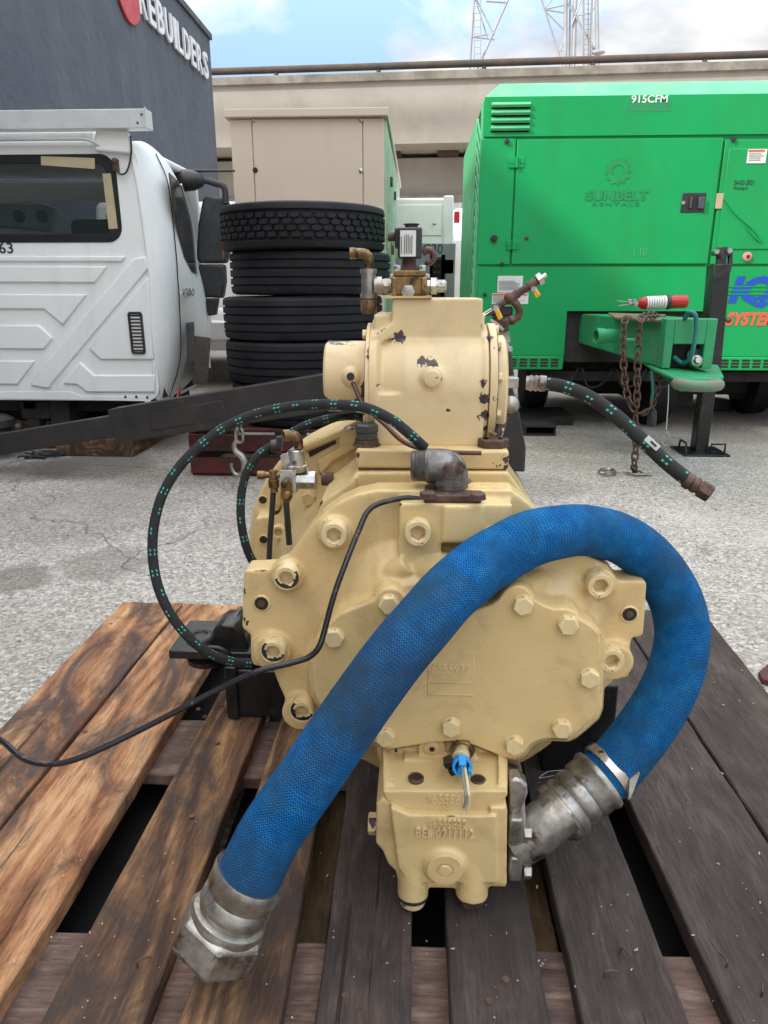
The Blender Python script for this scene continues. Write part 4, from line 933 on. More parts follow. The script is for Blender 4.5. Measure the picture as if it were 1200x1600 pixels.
obj('dirt_mat', MB().prism([W(950,491,tY1+1.2),W(1040,494,tY1+.6),W(1030,503,tY1+.05),W(962,499,tY1+.6)], (0,0,.012)), paint('leaf_dirt',(.22,.17,.09),rough=.95,bumpv=.8), tg)
obj('air_line', MB().tube([W(1070,498,tY1),W(1077,488,tY1-.05),W(1086,492,tY1-.07),W(1088,512,tY1-.06),W(1084,540,tY1-.05),W(1078,560,tY1-.02),W(1066,567,tY1+.04),W(1052,557,tY1+.05)], .014, n=10), TEAL, tg)
# fire extinguisher lying on the drawbar
feY = 4.95
fe = thing('fire_extinguisher', 'small red fire extinguisher with white label lying on the green drawbar', 'extinguisher', W(1030,483,feY))
fa = W(996,474,feY); fb = W(1074,471,feY); ax = (fb-fa).normalized(); L = (fb-fa).length; r_ = .042
obj('cylinder', MB().lathe(fa,ax,[(0,.014),(.008,.025),(.03,.039),(.05,r_),(L-.02,r_),(L-.006,r_*.92),(L,r_*.75)],28), REDX, fe)
obj('label', MB().lathe(fa,ax,[(.055,r_+.0008),(.18,r_+.0008)],28), STICK, fe)
mm = MB()
for k in range(7):
    x = .065+k*.016
    for j in range(3): a = -1.1+j*.55; 
    mm.lathe(fa,ax,[(x,r_+.0014),(x+.004,r_+.0014)],28)
obj('label_print', mm, INKG, fe, kind='stuff')
obj('strap', MB().lathe(fa,ax,[(.185,r_+.001),(.187,r_+.004),(.207,r_+.004),(.209,r_+.001)],28), BLACK, fe)
obj('valve_head', MB().cyl(fa+ax*.005,fa-ax*.05,.014,n=12).obox(fa-ax*.04+Vector((0,0,.012)),(.05,.025,.03)), ZINC, fe, bevel=.002)
obj('lever', MB().obox(fa-ax*.09+Vector((0,0,.016)),(.10,.02,.006),Matrix.Rotation(R(6),3,'Y')).obox(fa-ax*.085+Vector((0,0,-.006)),(.085,.02,.006),Matrix.Rotation(R(-8),3,'Y')), ZINC, fe)
obj('gauge', MB().cyl(fa-ax*.02+Vector((0,-.02,0)),fa-ax*.02+Vector((0,-.035,0)),.016,n=14), ZINC, fe)
# jack stand
jY = G(1090,706).y; jt = W(1122,415,jY); jb = W(1090,712,jY)
jk = thing('jack_stand', 'black square trailer jack leg with flat foot plate beside the green drawbar', 'jack', (jb.x, jY, 0))
obj('outer_tube', beam_between(W(1123,413,jY), W(1106,600,jY), .115, .135), GLOSSB, jk, bevel=.006)
obj('inner_tube', beam_between(W(1107,585,jY), W(1091,707,jY), .095, .11), GLOSSB, jk, bevel=.006)
fz = 0.0
obj('foot_plate', MB().box((jb.x-.16,jY-.17,0),(jb.x+.17,jY+.14,.014)), GLOSSB, jk, bevel=.003)
for s_ in (-1,1):
    obj('foot_handle', MB().tube([(jb.x+s_*.10-.05,jY-.1,.01),(jb.x+s_*.10-.05,jY-.1,.08),(jb.x+s_*.10+.05,jY-.1,.08),(jb.x+s_*.10+.05,jY-.1,.01)] if s_>0 else [(jb.x-.13,jY+.05,.01),(jb.x-.13,jY+.03,.085),(jb.x-.13,jY-.09,.085),(jb.x-.13,jY-.11,.01)], .008, n=8, spline=False), GLOSSB, jk)
jh = obj('crank_head', MB().cyl(W(1126,415,jY),W(1128,386,jY),.035,n=14).obox(W(1128,396,jY),(.13,.05,.03)).tube([W(1128,392,jY),W(1138,392,jY),W(1141,405,jY),W(1138,425,jY)],.018,n=8), BLACK, jk, bevel=.003)
for x,y in ((1118,393),(1138,392)): p = W(x,y,jY-.04); obj('bolt', MB().cyl(p,p+Vector((0,-.03,0)),.018,n=6), ZINC, jh)
p = W(1134,500,jY-.06); obj('pin', MB().sphere(p+Vector((.02,0,0)), .022, 10), RSTEEL, jk)
# chains
def chain(name, label, pts, L=.062, w=.036, r=.0065, group=None, m=RSTEEL):
    P = catmull(pts, .004); tot = [0]
    for i in range(1,len(P)): tot.append(tot[-1]+(P[i]-P[i-1]).length)
    t = thing(name, label, 'chain', P[0], group); pitch = L-2*r*1.15; n = int(tot[-1]/pitch); j = 0
    lm = [link((0,0,0),(1,0,0),(0,0,1),L,w,r,6,14).mesh('link',0)]
    lm[0].materials.append(m)
    for k in range(n):
        s_ = (k+.5)*pitch
        while tot[j] < s_: j += 1
        dd = (P[min(j+3,len(P)-1)]-P[max(j-3,0)]).normalized()
        side = dd.cross(Vector((0,1,0))) if abs(dd.y)<.9 else Vector((1,0,0)); side.normalize(); oth = dd.cross(side)
        X = side if k%2 else oth; X = (X*.92+ (oth if k%2 else side)*.38).normalized(); Yv_ = dd.cross(X)
        o = bpy.data.objects.new('link', lm[0]); COL.objects.link(o); o.parent = t
        M_ = Matrix((X, Yv_, dd)).transposed().to_4x4(); M_.translation = P[j]-P[0]; o.matrix_local = M_
    return t
cY_ = 4.5
chain('safety_chain', 'rusty safety chain hanging in the longer left loop from the green drawbar', [W(984,495,cY_+.25),W(977,500,cY_+.2),W(974,530,cY_+.15),W(975,580,cY_+.1),W(981,620,cY_+.05),W(993,642,cY_)], group='rusty chains on the green drawbar')
chain('safety_chain', 'rusty safety chain doubled over the corner of the drawbar, right of the other', [W(1028,492,cY_+.3),W(1010,493,cY_+.1),W(1001,500,cY_),W(998,530,cY_),W(996,580,cY_),W(995,640,cY_)], group='rusty chains on the green drawbar')
chain('safety_chain', 'rusty chain end curling up behind the drawbar plate', [W(996,646,cY_),W(1010,643,cY_+.05),W(1022,628,cY_+.1),W(1030,600,cY_+.15),W(1028,578,cY_+.2)], group='rusty chains on the green drawbar')
gp = G(990,742)
chain('safety_chain', 'chain tail dropping to its hook on the asphalt below the drawbar', [W(993,650,cY_),W(994,690,cY_+.0),W(991,725,cY_+.02),G(992,742)+Vector((0,0,.02)),G(1008,744)+Vector((0,0,.01))], group='rusty chains on the green drawbar')
ch_ = thing('ground_hook', 'worn chain hook lying on the asphalt at the end of the chain', 'hook', G(955,742))
obj('hook_body', MB().tube([G(936,742)+Vector((0,0,.02)),G(942,738)+Vector((0,0,.02)),G(955,738)+Vector((0,0,.02)),G(960,743)+Vector((0,0,.02)),G(948,745)+Vector((0,0,.02)),G(938,744)+Vector((0,0,.02))], .012, n=8), STEEL, ch_)
obj('shank', MB().tube([G(958,741)+Vector((0,0,.02)),G(972,741)+Vector((0,0,.02)),G(990,744)+Vector((0,0,.015)),G(1018,744)+Vector((0,0,.01))], .009, n=8), STEEL, ch_)
# breakaway cable and small black switch
bc = thing('breakaway_cable', 'thin wire with a steel ring hanging under the tow eye', 'cable', W(1044,600,4.45))
obj('wire', MB().tube([W(1045,600,4.45),W(1044,630,4.45),W(1041,672,4.45)], .003, n=6), TWINE, bc)
obj('ring', MB().tube([W(1039,676,4.45),W(1045,680,4.45),W(1046,690,4.45),W(1040,696,4.45),W(1034,690,4.45),W(1035,680,4.45)], .005, n=6, closed=True).obox(W(1040,675,4.45),(.035,.01,.016)), STEEL, bc)
pl_ = thing('electric_plug', 'black trailer plug dangling on a green cord beside the chain loop', 'plug', W(1022,650,4.6))
obj('cord', MB().tube([W(1018,580,4.6),W(1020,610,4.6),W(1018,630,4.6),W(1021,640,4.6)], .010, n=8), TEAL, pl_)
obj('plug_body', MB().lathe(W(1020,638,4.6),(.03,0,-1),[(0,.014),(.02,.026),(.10,.03),(.115,.022)],16), BLACK, pl_)
# bits on the ground beneath
ft = thing('steel_tube', 'open rectangular steel tube lying on the asphalt below the green machine', 'steel tube', G(835,682))
a = G(819,681); b = G(865,678); hh = .085
tm = ring_wall([(a.x,.0),(b.x,.0),(b.x,hh),(a.x,hh)],[(a.x+.014,.014),(b.x-.014,.014),(b.x-.014,hh-.014),(a.x+.014,hh-.014)], a.y, a.y+.9)
obj('tube', tm, CHASSIS, ft, smooth=0)
single('steel_tube', MB().box((W(850,668,6.4).x,6.35,0),(W(893,668,6.4).x,6.9,.08)), CHASSIS, 'short dark steel block lying on the asphalt right of the open tube', 'steel tube', bevel=.006)
hd_ = G(1128,642)
wc = thing('wheel_chock', 'black wedge with a curved handle on the asphalt right of the jack', 'chock', hd_)
obj('wedge', MB().prism([hd_+Vector((-.10,0,0)),hd_+Vector((.12,0,0)),hd_+Vector((.10,0,.10)),hd_+Vector((-.08,0,.12))],(0,.2,0)), BLACK, wc, bevel=.01)
obj('handle', MB().tube([hd_+Vector((.11,0,.05)),hd_+Vector((.12,0,.14)),hd_+Vector((.18,0,.18)),hd_+Vector((.24,0,.15)),hd_+Vector((.25,0,.07))], .013, n=8), BLACK, wc)
# ================================================================ foreground pallet
DZ = .16
plt = thing('wooden_pallet', 'large wooden pallet of wide planks carrying the tan compressor unit', 'pallet', (0, 1.4, 0))
def board(l0, r0, l1, r1, m, zt=DZ, th=.036, nm='deck_board', wob=.003, far=None):
    """l0/r0 = far left/right pixel, l1/r1 = near; extended towards the viewer"""
    A, B, Cc, D = G(*l0, zt), G(*r0, zt), G(*l1, zt), G(*r1, zt)
    ye = .48
    Cc = A + (Cc-A)*((ye-A.y)/(Cc.y-A.y)); D = B + (D-B)*((ye-B.y)/(D.y-B.y))
    n = 26; vs = []; fs = []
    w1 = [random.uniform(-1,1) for _ in range(n+1)]; w2 = [random.uniform(-1,1) for _ in range(n+1)]
    for i in range(n+1):
        f = i/n; L = A.lerp(Cc,f); Rr = B.lerp(D,f)
        L.x += w1[i]*wob*.5 + math.sin(f*5+L.x*9)*wob*.6; Rr.x += w2[i]*wob*.5 + math.sin(f*4+Rr.x*7)*wob*.6
        dz = math.sin(f*3.1+A.x*5)*.0015
        e = .0025
        # section: rounded arrises
        sec = [(L.x,-th),(L.x,-e*1.3),(L.x+e,0),(L.x*.5+Rr.x*.5,-.0012),(Rr.x-e,0),(Rr.x,-e*1.3),(Rr.x,-th)]
        yy = (L.y+Rr.y)/2 if 0 < i < n else None
        for k,(x,z) in enumerate(sec):
            t_ = (x-L.x)/max(1e-6,(Rr.x-L.x)); y = L.y+(Rr.y-L.y)*t_
            vs.append((x, y, zt+z+dz))
    m7 = 7
    for i in range(n):
        for k in range(m7): fs.append((i*m7+k, i*m7+(k+1)%m7, (i+1)*m7+(k+1)%m7, (i+1)*m7+k))
    fs.append(tuple(range(m7))[::-1]); fs.append(tuple(range(n*m7,(n+1)*m7)))
    o = obj(nm, MB().add(vs, fs), m, plt, smooth=30)
    return o
# far end at y px; near end where it meets the bottom of the photograph
boards = [((192,941),(284,943),(-446,1600),(-258,1600),WOODW,.0),
          ((289,943),(378,947),(-250,1600),(-22,1600),WOODW,.0),
          ((415,950),(476,950),(62,1600),(221,1600),WOODM,-.002),
          ((500,950),(558,950),(276,1600),(433,1600),WOODM,.0),
          ((578,950),(645,950),(492,1600),(643,1600),WOODD,.0),
          ((672,950),(735,950),(707,1600),(864,1600),WOODD,.0),
          ((760,950),(828,950),(912,1600),(1079,1600),WOODD,-.002),
          ((846,950),(960,952),(1143,1600),(1388,1600),WOODD,.0),
          ((963,952),(1098,954),(1394,1600),(1608,1600),WOODD,.001)]
BO = []
for l0,r0,l1,r1,m_,dz in boards: BO.append(board(l0,r0,l1,r1,m_,DZ+dz))
def cross(y0, y1, m_, nm='stringer_board', zt=DZ-.038, th=.03):
    a = G(-446,1600,DZ); xl = G(192,941,DZ).x+.01; xr = G(1098,954,DZ).x-.01
    n = 20; mm = MB(); 
    w_ = [random.uniform(-.002,.002) for _ in range(n+1)]
    vs=[]; fs=[]
    for i in range(n+1):
        x = xl+(xr-xl)*i/n
        vs += [(x,y0+w_[i],zt-th),(x,y0+w_[i],zt),(x,y1-w_[i],zt),(x,y1-w_[i],zt-th)]
    for i in range(n):
        for k in range(4): fs.append((i*4+k,i*4+(k+1)%4,(i+1)*4+(k+1)%4,(i+1)*4+k))
    fs += [(3,2,1,0),(n*4,n*4+1,n*4+2,n*4+3)]
    mm.add(vs,fs); return obj(nm, mm, m_, plt, bevel=.003)
for y0, y1 in ((.52,.915),(1.325,1.54),(2.0,2.18)): cross(y0, y1, WOODX)
# blocks and bottom planks
for y0, y1 in ((.66,.80),(1.36,1.50),(2.03,2.15)):
    for x in (-.78,-.30,.33,.86): obj('spacer_block', MB().box((x,y0,.028),(x+.10,y1,DZ-.069)), WOODL, plt, bevel=.003)
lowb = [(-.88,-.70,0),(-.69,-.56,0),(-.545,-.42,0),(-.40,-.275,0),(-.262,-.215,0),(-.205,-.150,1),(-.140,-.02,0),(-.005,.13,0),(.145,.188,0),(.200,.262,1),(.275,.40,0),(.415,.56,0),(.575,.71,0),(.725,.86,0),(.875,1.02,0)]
for a_, b_, k_ in lowb: obj('bottom_board', MB().box((a_,.5,.004+.03*k_),(b_,2.3,.027+.03*k_)), WOODL if k_ else WOODK, plt, bevel=.003)  # near-black planks added so the deck gaps read as dark shade
# nails
def nail(px, py, bent=0, z=DZ):
    p = G(px, py, z)
    if bent:
        a = random.uniform(0,6); d_ = Vector((math.cos(a)*.013,math.sin(a)*.013,0))
        mm = MB().tube([p-Vector((0,0,.006)),p+Vector((0,0,.008)),p+d_*.6+Vector((0,0,.010)),p+d_*1.6+Vector((0,0,.004))],.0016,n=6)
    else: mm = MB().lathe(p-Vector((0,0,.004)),(0,0,1),[(0,.0015),(.0036,.0018),(.004,.006),(.0052,.0055)],10)
    obj('nail', mm, RSTEEL, plt)
for q in ((230,962),(173,975),(320,1120),(133,1143),(165,1160),(35,1122),(215,1143),(310,1108),(105,1122),(560,1575),(540,1555),(790,1530),(765,1565),(340,1160),(346,1102),(300,1275)): nail(*q)
for q in ((970,1487),(945,1525),(1135,1510),(215,1510),(1190,1555)): nail(*q, bent=1)
# wood chips and grit scattered on the planks
mm = MB()
for _ in range(190):
    px, py = random.uniform(-20,1220), random.uniform(960,1600); p = G(px,py,DZ+.0015)
    s_ = random.uniform(.0006,.0022); a = random.uniform(0,3.14)
    mm.obox(p, (s_*random.uniform(1,3.5), s_, .001), Matrix.Rotation(a,3,'Z'))
grit = MB()
for _ in range(700):
    p_ = G(random.uniform(-150,1350), 740+600*random.random()**1.6, .003); 
    if p_.z < .01 and -.9 < p_.x < 1.05 and p_.y < 2.3: continue
    r__ = random.uniform(.002,.007); grit.sphere(p_, r__, 5, (1.3,1,.7))
single('loose_grit', grit, flat('grit_grey',(.30,.27,.23),var=.6,vs=40), None, None, kind='stuff')
single('wood_chips', mm, flat('pale_chip',(.45,.36,.24)), None, None, kind='stuff')
# scuff marks: a footprint smudge of grey dust on the right plank is in the wood itself

# ================================================================ tan compressor unit
air = thing('screw_compressor', 'tan painted cast iron screw compressor with bolted gear case on the pallet', 'compressor', (W(700,1100,1.2).x, 1.25, DZ))
# shared bolts
BM = {}
def bolt_mesh(kind, r, h, m):
    key = (kind, round(r,4), round(h,4), m.name)
    if key in BM: return BM[key]
    mb = MB()
    if kind == 'hex':
        mb.lathe((0,0,0),(0,0,1),[(0,r*1.02),(h*.12,r*1.02)],24)
        mb.lathe((0,0,h*.1),(0,0,1),[(0,r),(h*.78,r),(h*.9,r*.90)],6)
    elif kind == 'socket':
        n = 24; hexr = r*.60; vs=[]; fs=[]
        def ringv(rad, z, hx=False):
            out=[]
            for k in range(n):
                a=2*math.pi*k/n; q=rad
                if hx: q = rad*math.cos(math.pi/6)/math.cos((a % (math.pi/3))-math.pi/6)
                out.append((q*math.cos(a),q*math.sin(a),z))
            return out
        rings=[ringv(r,0),ringv(r,h*.88),ringv(r*.93,h),ringv(hexr*1.1,h),ringv(hexr,h*.93,True),ringv(hexr,h*.35,True),ringv(hexr*.3,h*.3)]
        for q in rings: vs+=q
        for i in range(len(rings)-1):
            for k in range(n): fs.append((i*n+k,i*n+(k+1)%n,(i+1)*n+(k+1)%n,(i+1)*n+k))
        fs.append(tuple(range(n))[::-1]); fs.append(tuple(range(6*n,7*n)))
        mb.add(vs,fs)
    me = mb.mesh('bolt', 30); me.materials.append(m); BM[key]=me; return me
def bolt(c, d=(0,-1,0), r=.015, h=.012, kind='hex', m=None, parent=None, name='bolt', rot=None):
    me = bolt_mesh(kind, r, h, m or TANB)
    o = bpy.data.objects.new(name, me); COL.objects.link(o); par = parent or air
    o.parent = par; o.matrix_parent_inverse = Matrix.Translation(-base(par))
    q = Vector(d).to_track_quat('Z','Y') @ Matrix.Rotation(random.uniform(0,1.0) if rot is None else rot,4,'Z').to_quaternion()
    o.location = c; o.rotation_mode = 'QUATERNION'; o.rotation_quaternion = q
    if kind == 'hex' : 
        b = o.modifiers.new('bevel','BEVEL'); b.width=r*.06; b.segments=2; b.limit_method='ANGLE'
    return o
Yf = 1.125   # flange front plane
Yc = 1.030   # cover front plane
def PO(pts, Y): return [W(x,y,Y) for x,y in pts]
# --- gear case: flange with lugs, cast as one
flange = [(380,895),(384,892),(428,890),(434,896),(450,872),(466,848),(484,824),(504,804),(528,786),(556,773),(590,766),(800,766),(826,786),(852,812),(880,836),(905,862),(950,884),(962,900),(968,908),(1008,908),(1011,913),(1006,992),(1000,996),(988,997),(985,1012),(984,1056),(978,1060),(962,1060),(958,1066),(940,1080),(925,1110),(900,1140),(850,1165),(700,1172),(600,1172),(560,1165),(520,1150),(490,1140),(468,1122),(448,1098),(436,1072),(426,1046),(396,1040),(392,1030),(391,992),(378,982)]
gc = MB().prism(PO(flange, Yf), (0,.055,0))
ctr = W(700,1010,Yf)
# upper plinth blocks
zb_t = W(700,787,Yf-.03).z
def blk(x0,x1,y1,Y0,Y1,zt=zb_t): 
    a = W(x0,y1,Y0); b = W(x1,787,Y0); return (a.x,Y0,a.z),(b.x,Y1,zt)
gc.box(*blk(623,690,868,Yf-.032,Yf+.05)); gc.box(*blk(690.5,756,850,Yf-.040,Yf+.05)); gc.box(*blk(756,801,862,Yf-.032,Yf+.05))
p = W(656,852,Yf-.03); gc.cyl((p.x,Yf-.032,p.z),(p.x,Yf+.03,p.z),.036,n=28)
# body from flange to cover: swelling dome plus boss that carries the cover
cover = [(487,1031),(491,1015),(500,995),(512,978),(530,960),(548,952),(570,944),(584,938),(590,928),(600,921),(612,919),(624,923),(633,933),(650,945),(700,952),(738,956),(768,946),(779,938),(788,925),(797,918),(809,915),(821,918),(829,926),(836,938),(850,946),(867,952),(886,951),(899,957),(906,967),(926,979),(937,991),(940,1010),(938,1070),(936,1106),(930,1121),(910,1139),(896,1150),(884,1156),(868,1155),(852,1155),(838,1159),(829,1164),(822,1176),(812,1184),(801,1187),(787,1184),(740,1165),(709,1159),(675,1161),(637,1167),(612,1171),(597,1169),(587,1162),(578,1150),(550,1138),(520,1124),(497,1098),(488,1080)]
def grow(pts, k, c=(715,1045)): return [(c[0]+(x-c[0])*k, c[1]+(y-c[1])*k) for x,y in pts]
gc.prism(PO(grow(cover,1.02),Yc+.018), (0,.12,0))
gc.prism(PO(grow(cover,1.02),Yc+.045), (0,.10,0), top=PO(grow(cover,1.03),Yf+.02))
dc = W(640,965,Yf)
gc.lathe((dc.x,Yf+.02,dc.z),(0,-1,0),[(-.02,.185),(.0,.172),(.03,.135),(.055,.105),(.075,.085)],48)
dc2 = W(850,975,Yf); gc.lathe((dc2.x,Yf+.02,dc2.z),(0,-1,0),[(-.02,.15),(.0,.13),(.035,.09),(.06,.06)],40)
# cast ridge rising to the cover and recess under the plinth
for (x0,y0,x1,y1,r0,r1) in ((606,930,596,868,.034,.016),(812,925,845,905,.032,.02),(640,880,560,930,.02,.03),(700,900,640,880,.04,.03),(712,880,712,930,.045,.045)):
    gc.cyl(W(x0,y0,Yf-.03), W(x1,y1,Yf+.0), r0, r1, n=20)
cb_ = W(608,945,Yc+.03); 
sock = [(522,835),(653,832),(448,902),(427,1017),(472,1110),(937,914),(955,1031),(772,838)]
for x,y in sock:
    p = W(x,y,Yf-.012); off = .0
    gc.cyl((p.x,Yf-.012,p.z),(p.x,Yf+.03,p.z),.0285 if (x,y)!=(653,832) else .03,n=28)
for (x,y) in ((472,1110),(427,1017),(955,1031)):
    p = W(x,y,Yf); gc.cyl((p.x,Yf-.02,p.z+.004),(p.x,Yf+.05,p.z+.008),.034,n=28)
# barrel behind flange, neck up to the valve plate
bc_ = W(690,985,1.25); gc.lathe((bc_.x,Yf+.04,bc_.z),(0,1,0),[(0,.285),(.03,.27),(.10,.235),(.34,.225),(.36,.26),(.40,.27)],56)
nk0 = PO([(556,738),(794,738),(842,806),(850,900),(480,905),(500,790),(545,752)], 1.24)
gc.prism(nk0, (0,.30,0), top=[Vector((p.x*1.0,1.5,p.z)) for p in nk0])
gc.prism(PO([(500,785),(556,748),(556,850),(470,880)],1.22),(0,.2,0))
case = obj('gear_case', gc, TAN, air, rem=.0032, sm=5)
# threaded lug holes
for x,y in ((409,942),(983,959)):
    p = W(x,y,Yf); rim_ = obj('lug_hole', MB().lathe((p.x,Yf+.002,p.z),(0,-1,0),[(0,.0),(0.0005,.0155),(.004,.0155),(.0052,.0135),(.0045,.0120),(-.0,.0118)],28), TANB, air)
    obj('hole_bore', MB().cyl((p.x,Yf-.0012,p.z),(p.x,Yf-.0032,p.z),.0122,n=24), HOLE, rim_)
    obj('hole_thread', MB().lathe((p.x,Yf-.0033,p.z),(0,-1,0),[(0,.007),(.001,.0066)],6), RSTEEL, rim_)
for (x,y) in sock:
    p = W(x,y,Yf-.012); dpt = .022
    if (x,y) in ((427,1017),(472,1110),(955,1031)): Yb = Yf-.018
    elif (x,y)==(653,832): Yb = Yf-.030
    else: Yb = Yf-.010
    p = W(x,y,Yb-.02); bolt((p.x,Yb,p.z), r=.0215, h=.027, kind='socket', name='socket_bolt')
# paint chipped dark rings in three of the sockets
for (x,y) in ((448,902),(427,1017),(472,1110)):
    Yb = (Yf-.010 if y==902 else Yf-.018)-.0276; p = W(x,y,Yb); 
    n=22; a0 = 2.3 if y!=902 else 3.3; vs=[];fs=[]
    for k in range(n+1):
        a = a0+3.6*k/n; wv_=.0022*math.sin(k*.7)+.0012*math.sin(k*1.9); vs += [(p.x+(.0205)*math.cos(a),Yb,p.z+.0205*math.sin(a)),(p.x+(.0145+wv_)*math.cos(a),Yb,p.z+(.0145+wv_)*math.sin(a))]
    for k in range(n): fs.append((2*k,2*k+1,2*k+3,2*k+2))
    obj('bare_metal_patch', MB().add(vs,fs), GLOSSB, air, smooth=0)
# --- cover plate
cv = obj('cover_plate', MB().prism(PO(cover,Yc),(0,.02,0)), TANC, air, bevel=.0035, seg=3, angle=50)
cm_ = MB().prism(PO(grow(cover,1.004),Yc+.0185),(0,.002,0)); obj('gasket', cm_, flat('gasket_brown',(.10,.06,.035)), air)
for (x,y) in ((522,997),(608,945),(817,946),(888,977),(921,1060),(878,1139),(804,1165),(705,1137),(602,1152)):
    p = W(x,y,Yc-.006); bolt((p.x,Yc,p.z), r=.0165, h=.013)
# low cast relief with the number
a = W(668,1085,Yc); b = W(742,1022,Yc)
rl_ = obj('number_pad', MB().box((a.x,Yc-.0012,a.z+(b.z-a.z)*.28),(b.x,Yc+.002,b.z)), TANC, air, bevel=.0011)
obj('cast_bar', MB().box((a.x+.001,Yc-.002,a.z),(b.x,Yc+.002,a.z+.0022)).box((a.x+.001,Yc-.0014,W(700,1066,Yc).z-.001),(b.x,Yc+.002,W(700,1066,Yc).z+.001)).box((a.x,Yc-.0014,a.z),(a.x+.002,Yc,W(700,1066,Yc).z)).box((a.x+.00,Yc-.002,b.z-.001),(b.x+.004,Yc+.002,b.z+.0012)), TANC, rl_, bevel=.0006)
text_px('cast_number','46555977', 665,1038,735,1051, Yc, .0022, TANL, rl_, off=.0016, bold=.01)
text_px('cast_digit','2', 700,1055,708,1061, Yc, .002, TANL, rl_, off=.0012)
# --- oil pump below
Yp0 = .935
Ya = .952   # front of the adapter
Yw = 1.052  # wall above its ledge, behind the cover
pm = MB()
pm.prism(PO([(597,1236),(603,1250),(620,1264),(652,1279),(745,1280),(768,1276),(782,1262),(793,1243),(793,1236)],Ya),(0,.13,0))
pm.prism(PO([(598,1150),(598,1230),(793,1230),(793,1150)],Yw),(0,.07,0))
for (xa,xb) in ((598,615),(778,793)):      # raised cheeks beside the ledge
    q0 = PO([(xa,1222),(xa,1245),(xb,1245),(xb,1226)],Ya+.012); q1 = PO([(xa,1165),(xa,1215),(xb,1215),(xb,1175)],Yw)
    pm.prism(q0,(0,0,0),top=q1)
pm.prism(PO([(586,1150),(620,1155),(620,1200),(600,1200),(590,1185)],Yw+.0),(0,.05,0))
p = W(675,1172,Yw-.012); pm.cyl((p.x,Yw-.012,p.z),(p.x,Yw+.03,p.z),.024,n=24)
p = W(722,1190,Yw-.012); pm.cyl((p.x,Yw-.018,p.z),(p.x,Yw+.03,p.z),.030,n=24)
pm.prism(PO([(630,1186),(700,1190),(700,1212),(650,1212)],Yw-.025),(0,.05,0))
pump = obj('pump_adapter', pm, TAN, air, rem=.0022, sm=6)
pl2 = MB()
low_ = [(598,1246),(588,1256),(587,1318),(598,1330),(606,1350),(618,1362),(622,1380),(668,1388),(712,1389),(768,1386),(791,1387),(793,1265),(788,1256),(770,1277),(745,1280),(650,1279)]
pl2.prism(PO(low_,Yp0+.018),(0,.13,0))
pl2.prism(PO([(610,1262),(640,1274),(775,1276),(778,1380),(640,1380),(622,1356)],Yp0+.004),(0,.12,0))
for x, r_ in ((645,.0265),(737,.0275)):
    b = W(x,1396,Yp0+.022); a = Vector((b.x,b.y+.012,b.z+.12)); pl2.cyl(a, b, r_*.92, r_, n=28)
p = W(695,1355,Yp0); pl2.lathe((p.x,Yp0+.03,p.z),(0,-1,0),[(0,.050),(.02,.042),(.032,.0335),(.034,.033)],32)
pl2.prism(PO([(765,1262),(792,1262),(792,1384),(768,1384)],Yp0+.01),(0,.13,0))
lowp = obj('oil_pump_body', pl2, TAN, air, rem=.0022, sm=5)
p = W(695,1355,Yp0-.002); cp_ = obj('round_plug', MB().lathe((p.x,Yp0+.005,p.z),(0,-1,0),[(0,.030),(.012,.030),(.0145,.0285),(.0145,.0145),(.012,.0125),(.0122,.004)],36), TANC, air)
obj('plug_socket', MB().lathe((p.x,Yp0-.0072,p.z),(0,-1,0),[(0,.0125),(.004,.011)],6), TANC, cp_, bevel=.001)
for x, yy in ((645,1404),(737,1403)):
    b = W(x,yy-7,Yp0+.022)
    c_ = obj('bottom_plug', MB().lathe(b+Vector((0,0,.004)),(0,-.12,-1),[(0,.0265),(.006,.0262),(.0065,.025)],28), BLACK, air)
    obj('plug_head', MB().lathe(b+Vector((0,-.001,-.003)),(0,-.12,-1),[(0,.0215),(.011,.0212),(.016,.017)],6 if x>700 else 28), RSTEEL if x>700 else TANB, c_, bevel=.001)
p = W(588,1287,Yp0+.07); hp_ = obj('side_plug', MB().lathe(p+Vector((.01,0,0)),(-1,0,0),[(0,.019),(.022,.019),(.024,.017)],6), TANCH, air, bevel=.001)
text_px('cast_number','4655566', 665,1243,730,1255, Ya, .0025, TANL, pump, off=.0010, bold=.01)
text_px('cast_letter','F', 694,1258,701,1268, Ya, .0025, TANL, pump, off=.0010, bold=.01)
text_px('cast_number','4655S832', 668,1281,729,1293, Yp0+.004, .004, TANL, lowp, off=.0014, bold=.01)
text_px('cast_letters','BEL 0711112', 650,1296,741,1307, Yp0+.004, .005, TANL, lowp, off=.0018, bold=.02)
# details on the adapter: plug, recesses, drips
p = W(675,1170,Yw-.014); fp_ = obj('flush_plug', MB().lathe((p.x,Yw-.010,p.z),(0,-1,0),[(0,.0145),(.004,.0143),(.005,.013)],28), TANC, air)
obj('plug_socket', MB().cyl((p.x,Yw-.0148,p.z),(p.x,Yw-.0158,p.z),.0052,n=6), HOLE, fp_)
for x,y,r_ in ((650,1216,.0125),(747,1219,.012)):
    p = G(x,y,W(700,1236,Ya).z+.001); hw = obj('bolt_well', MB().lathe(p+Vector((0,0,-.006)),(0,0,1),[(0,.001),(.0005,r_),(.008,r_*1.04),(.0095,r_*.92),(.009,r_*.75),(.0075,r_*.7)],24), RSTEEL, air)
    obj('well_hole', MB().lathe(p+Vector((0,0,.002)),(0,0,1),[(0,r_*.72),(.0005,r_*.7)],20), HOLE, hw)
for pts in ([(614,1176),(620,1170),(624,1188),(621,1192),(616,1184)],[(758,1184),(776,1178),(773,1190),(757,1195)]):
    obj('dark_pocket', MB().prism(PO(pts,Yw-.0015),(0,.004,0)), HOLE, air)
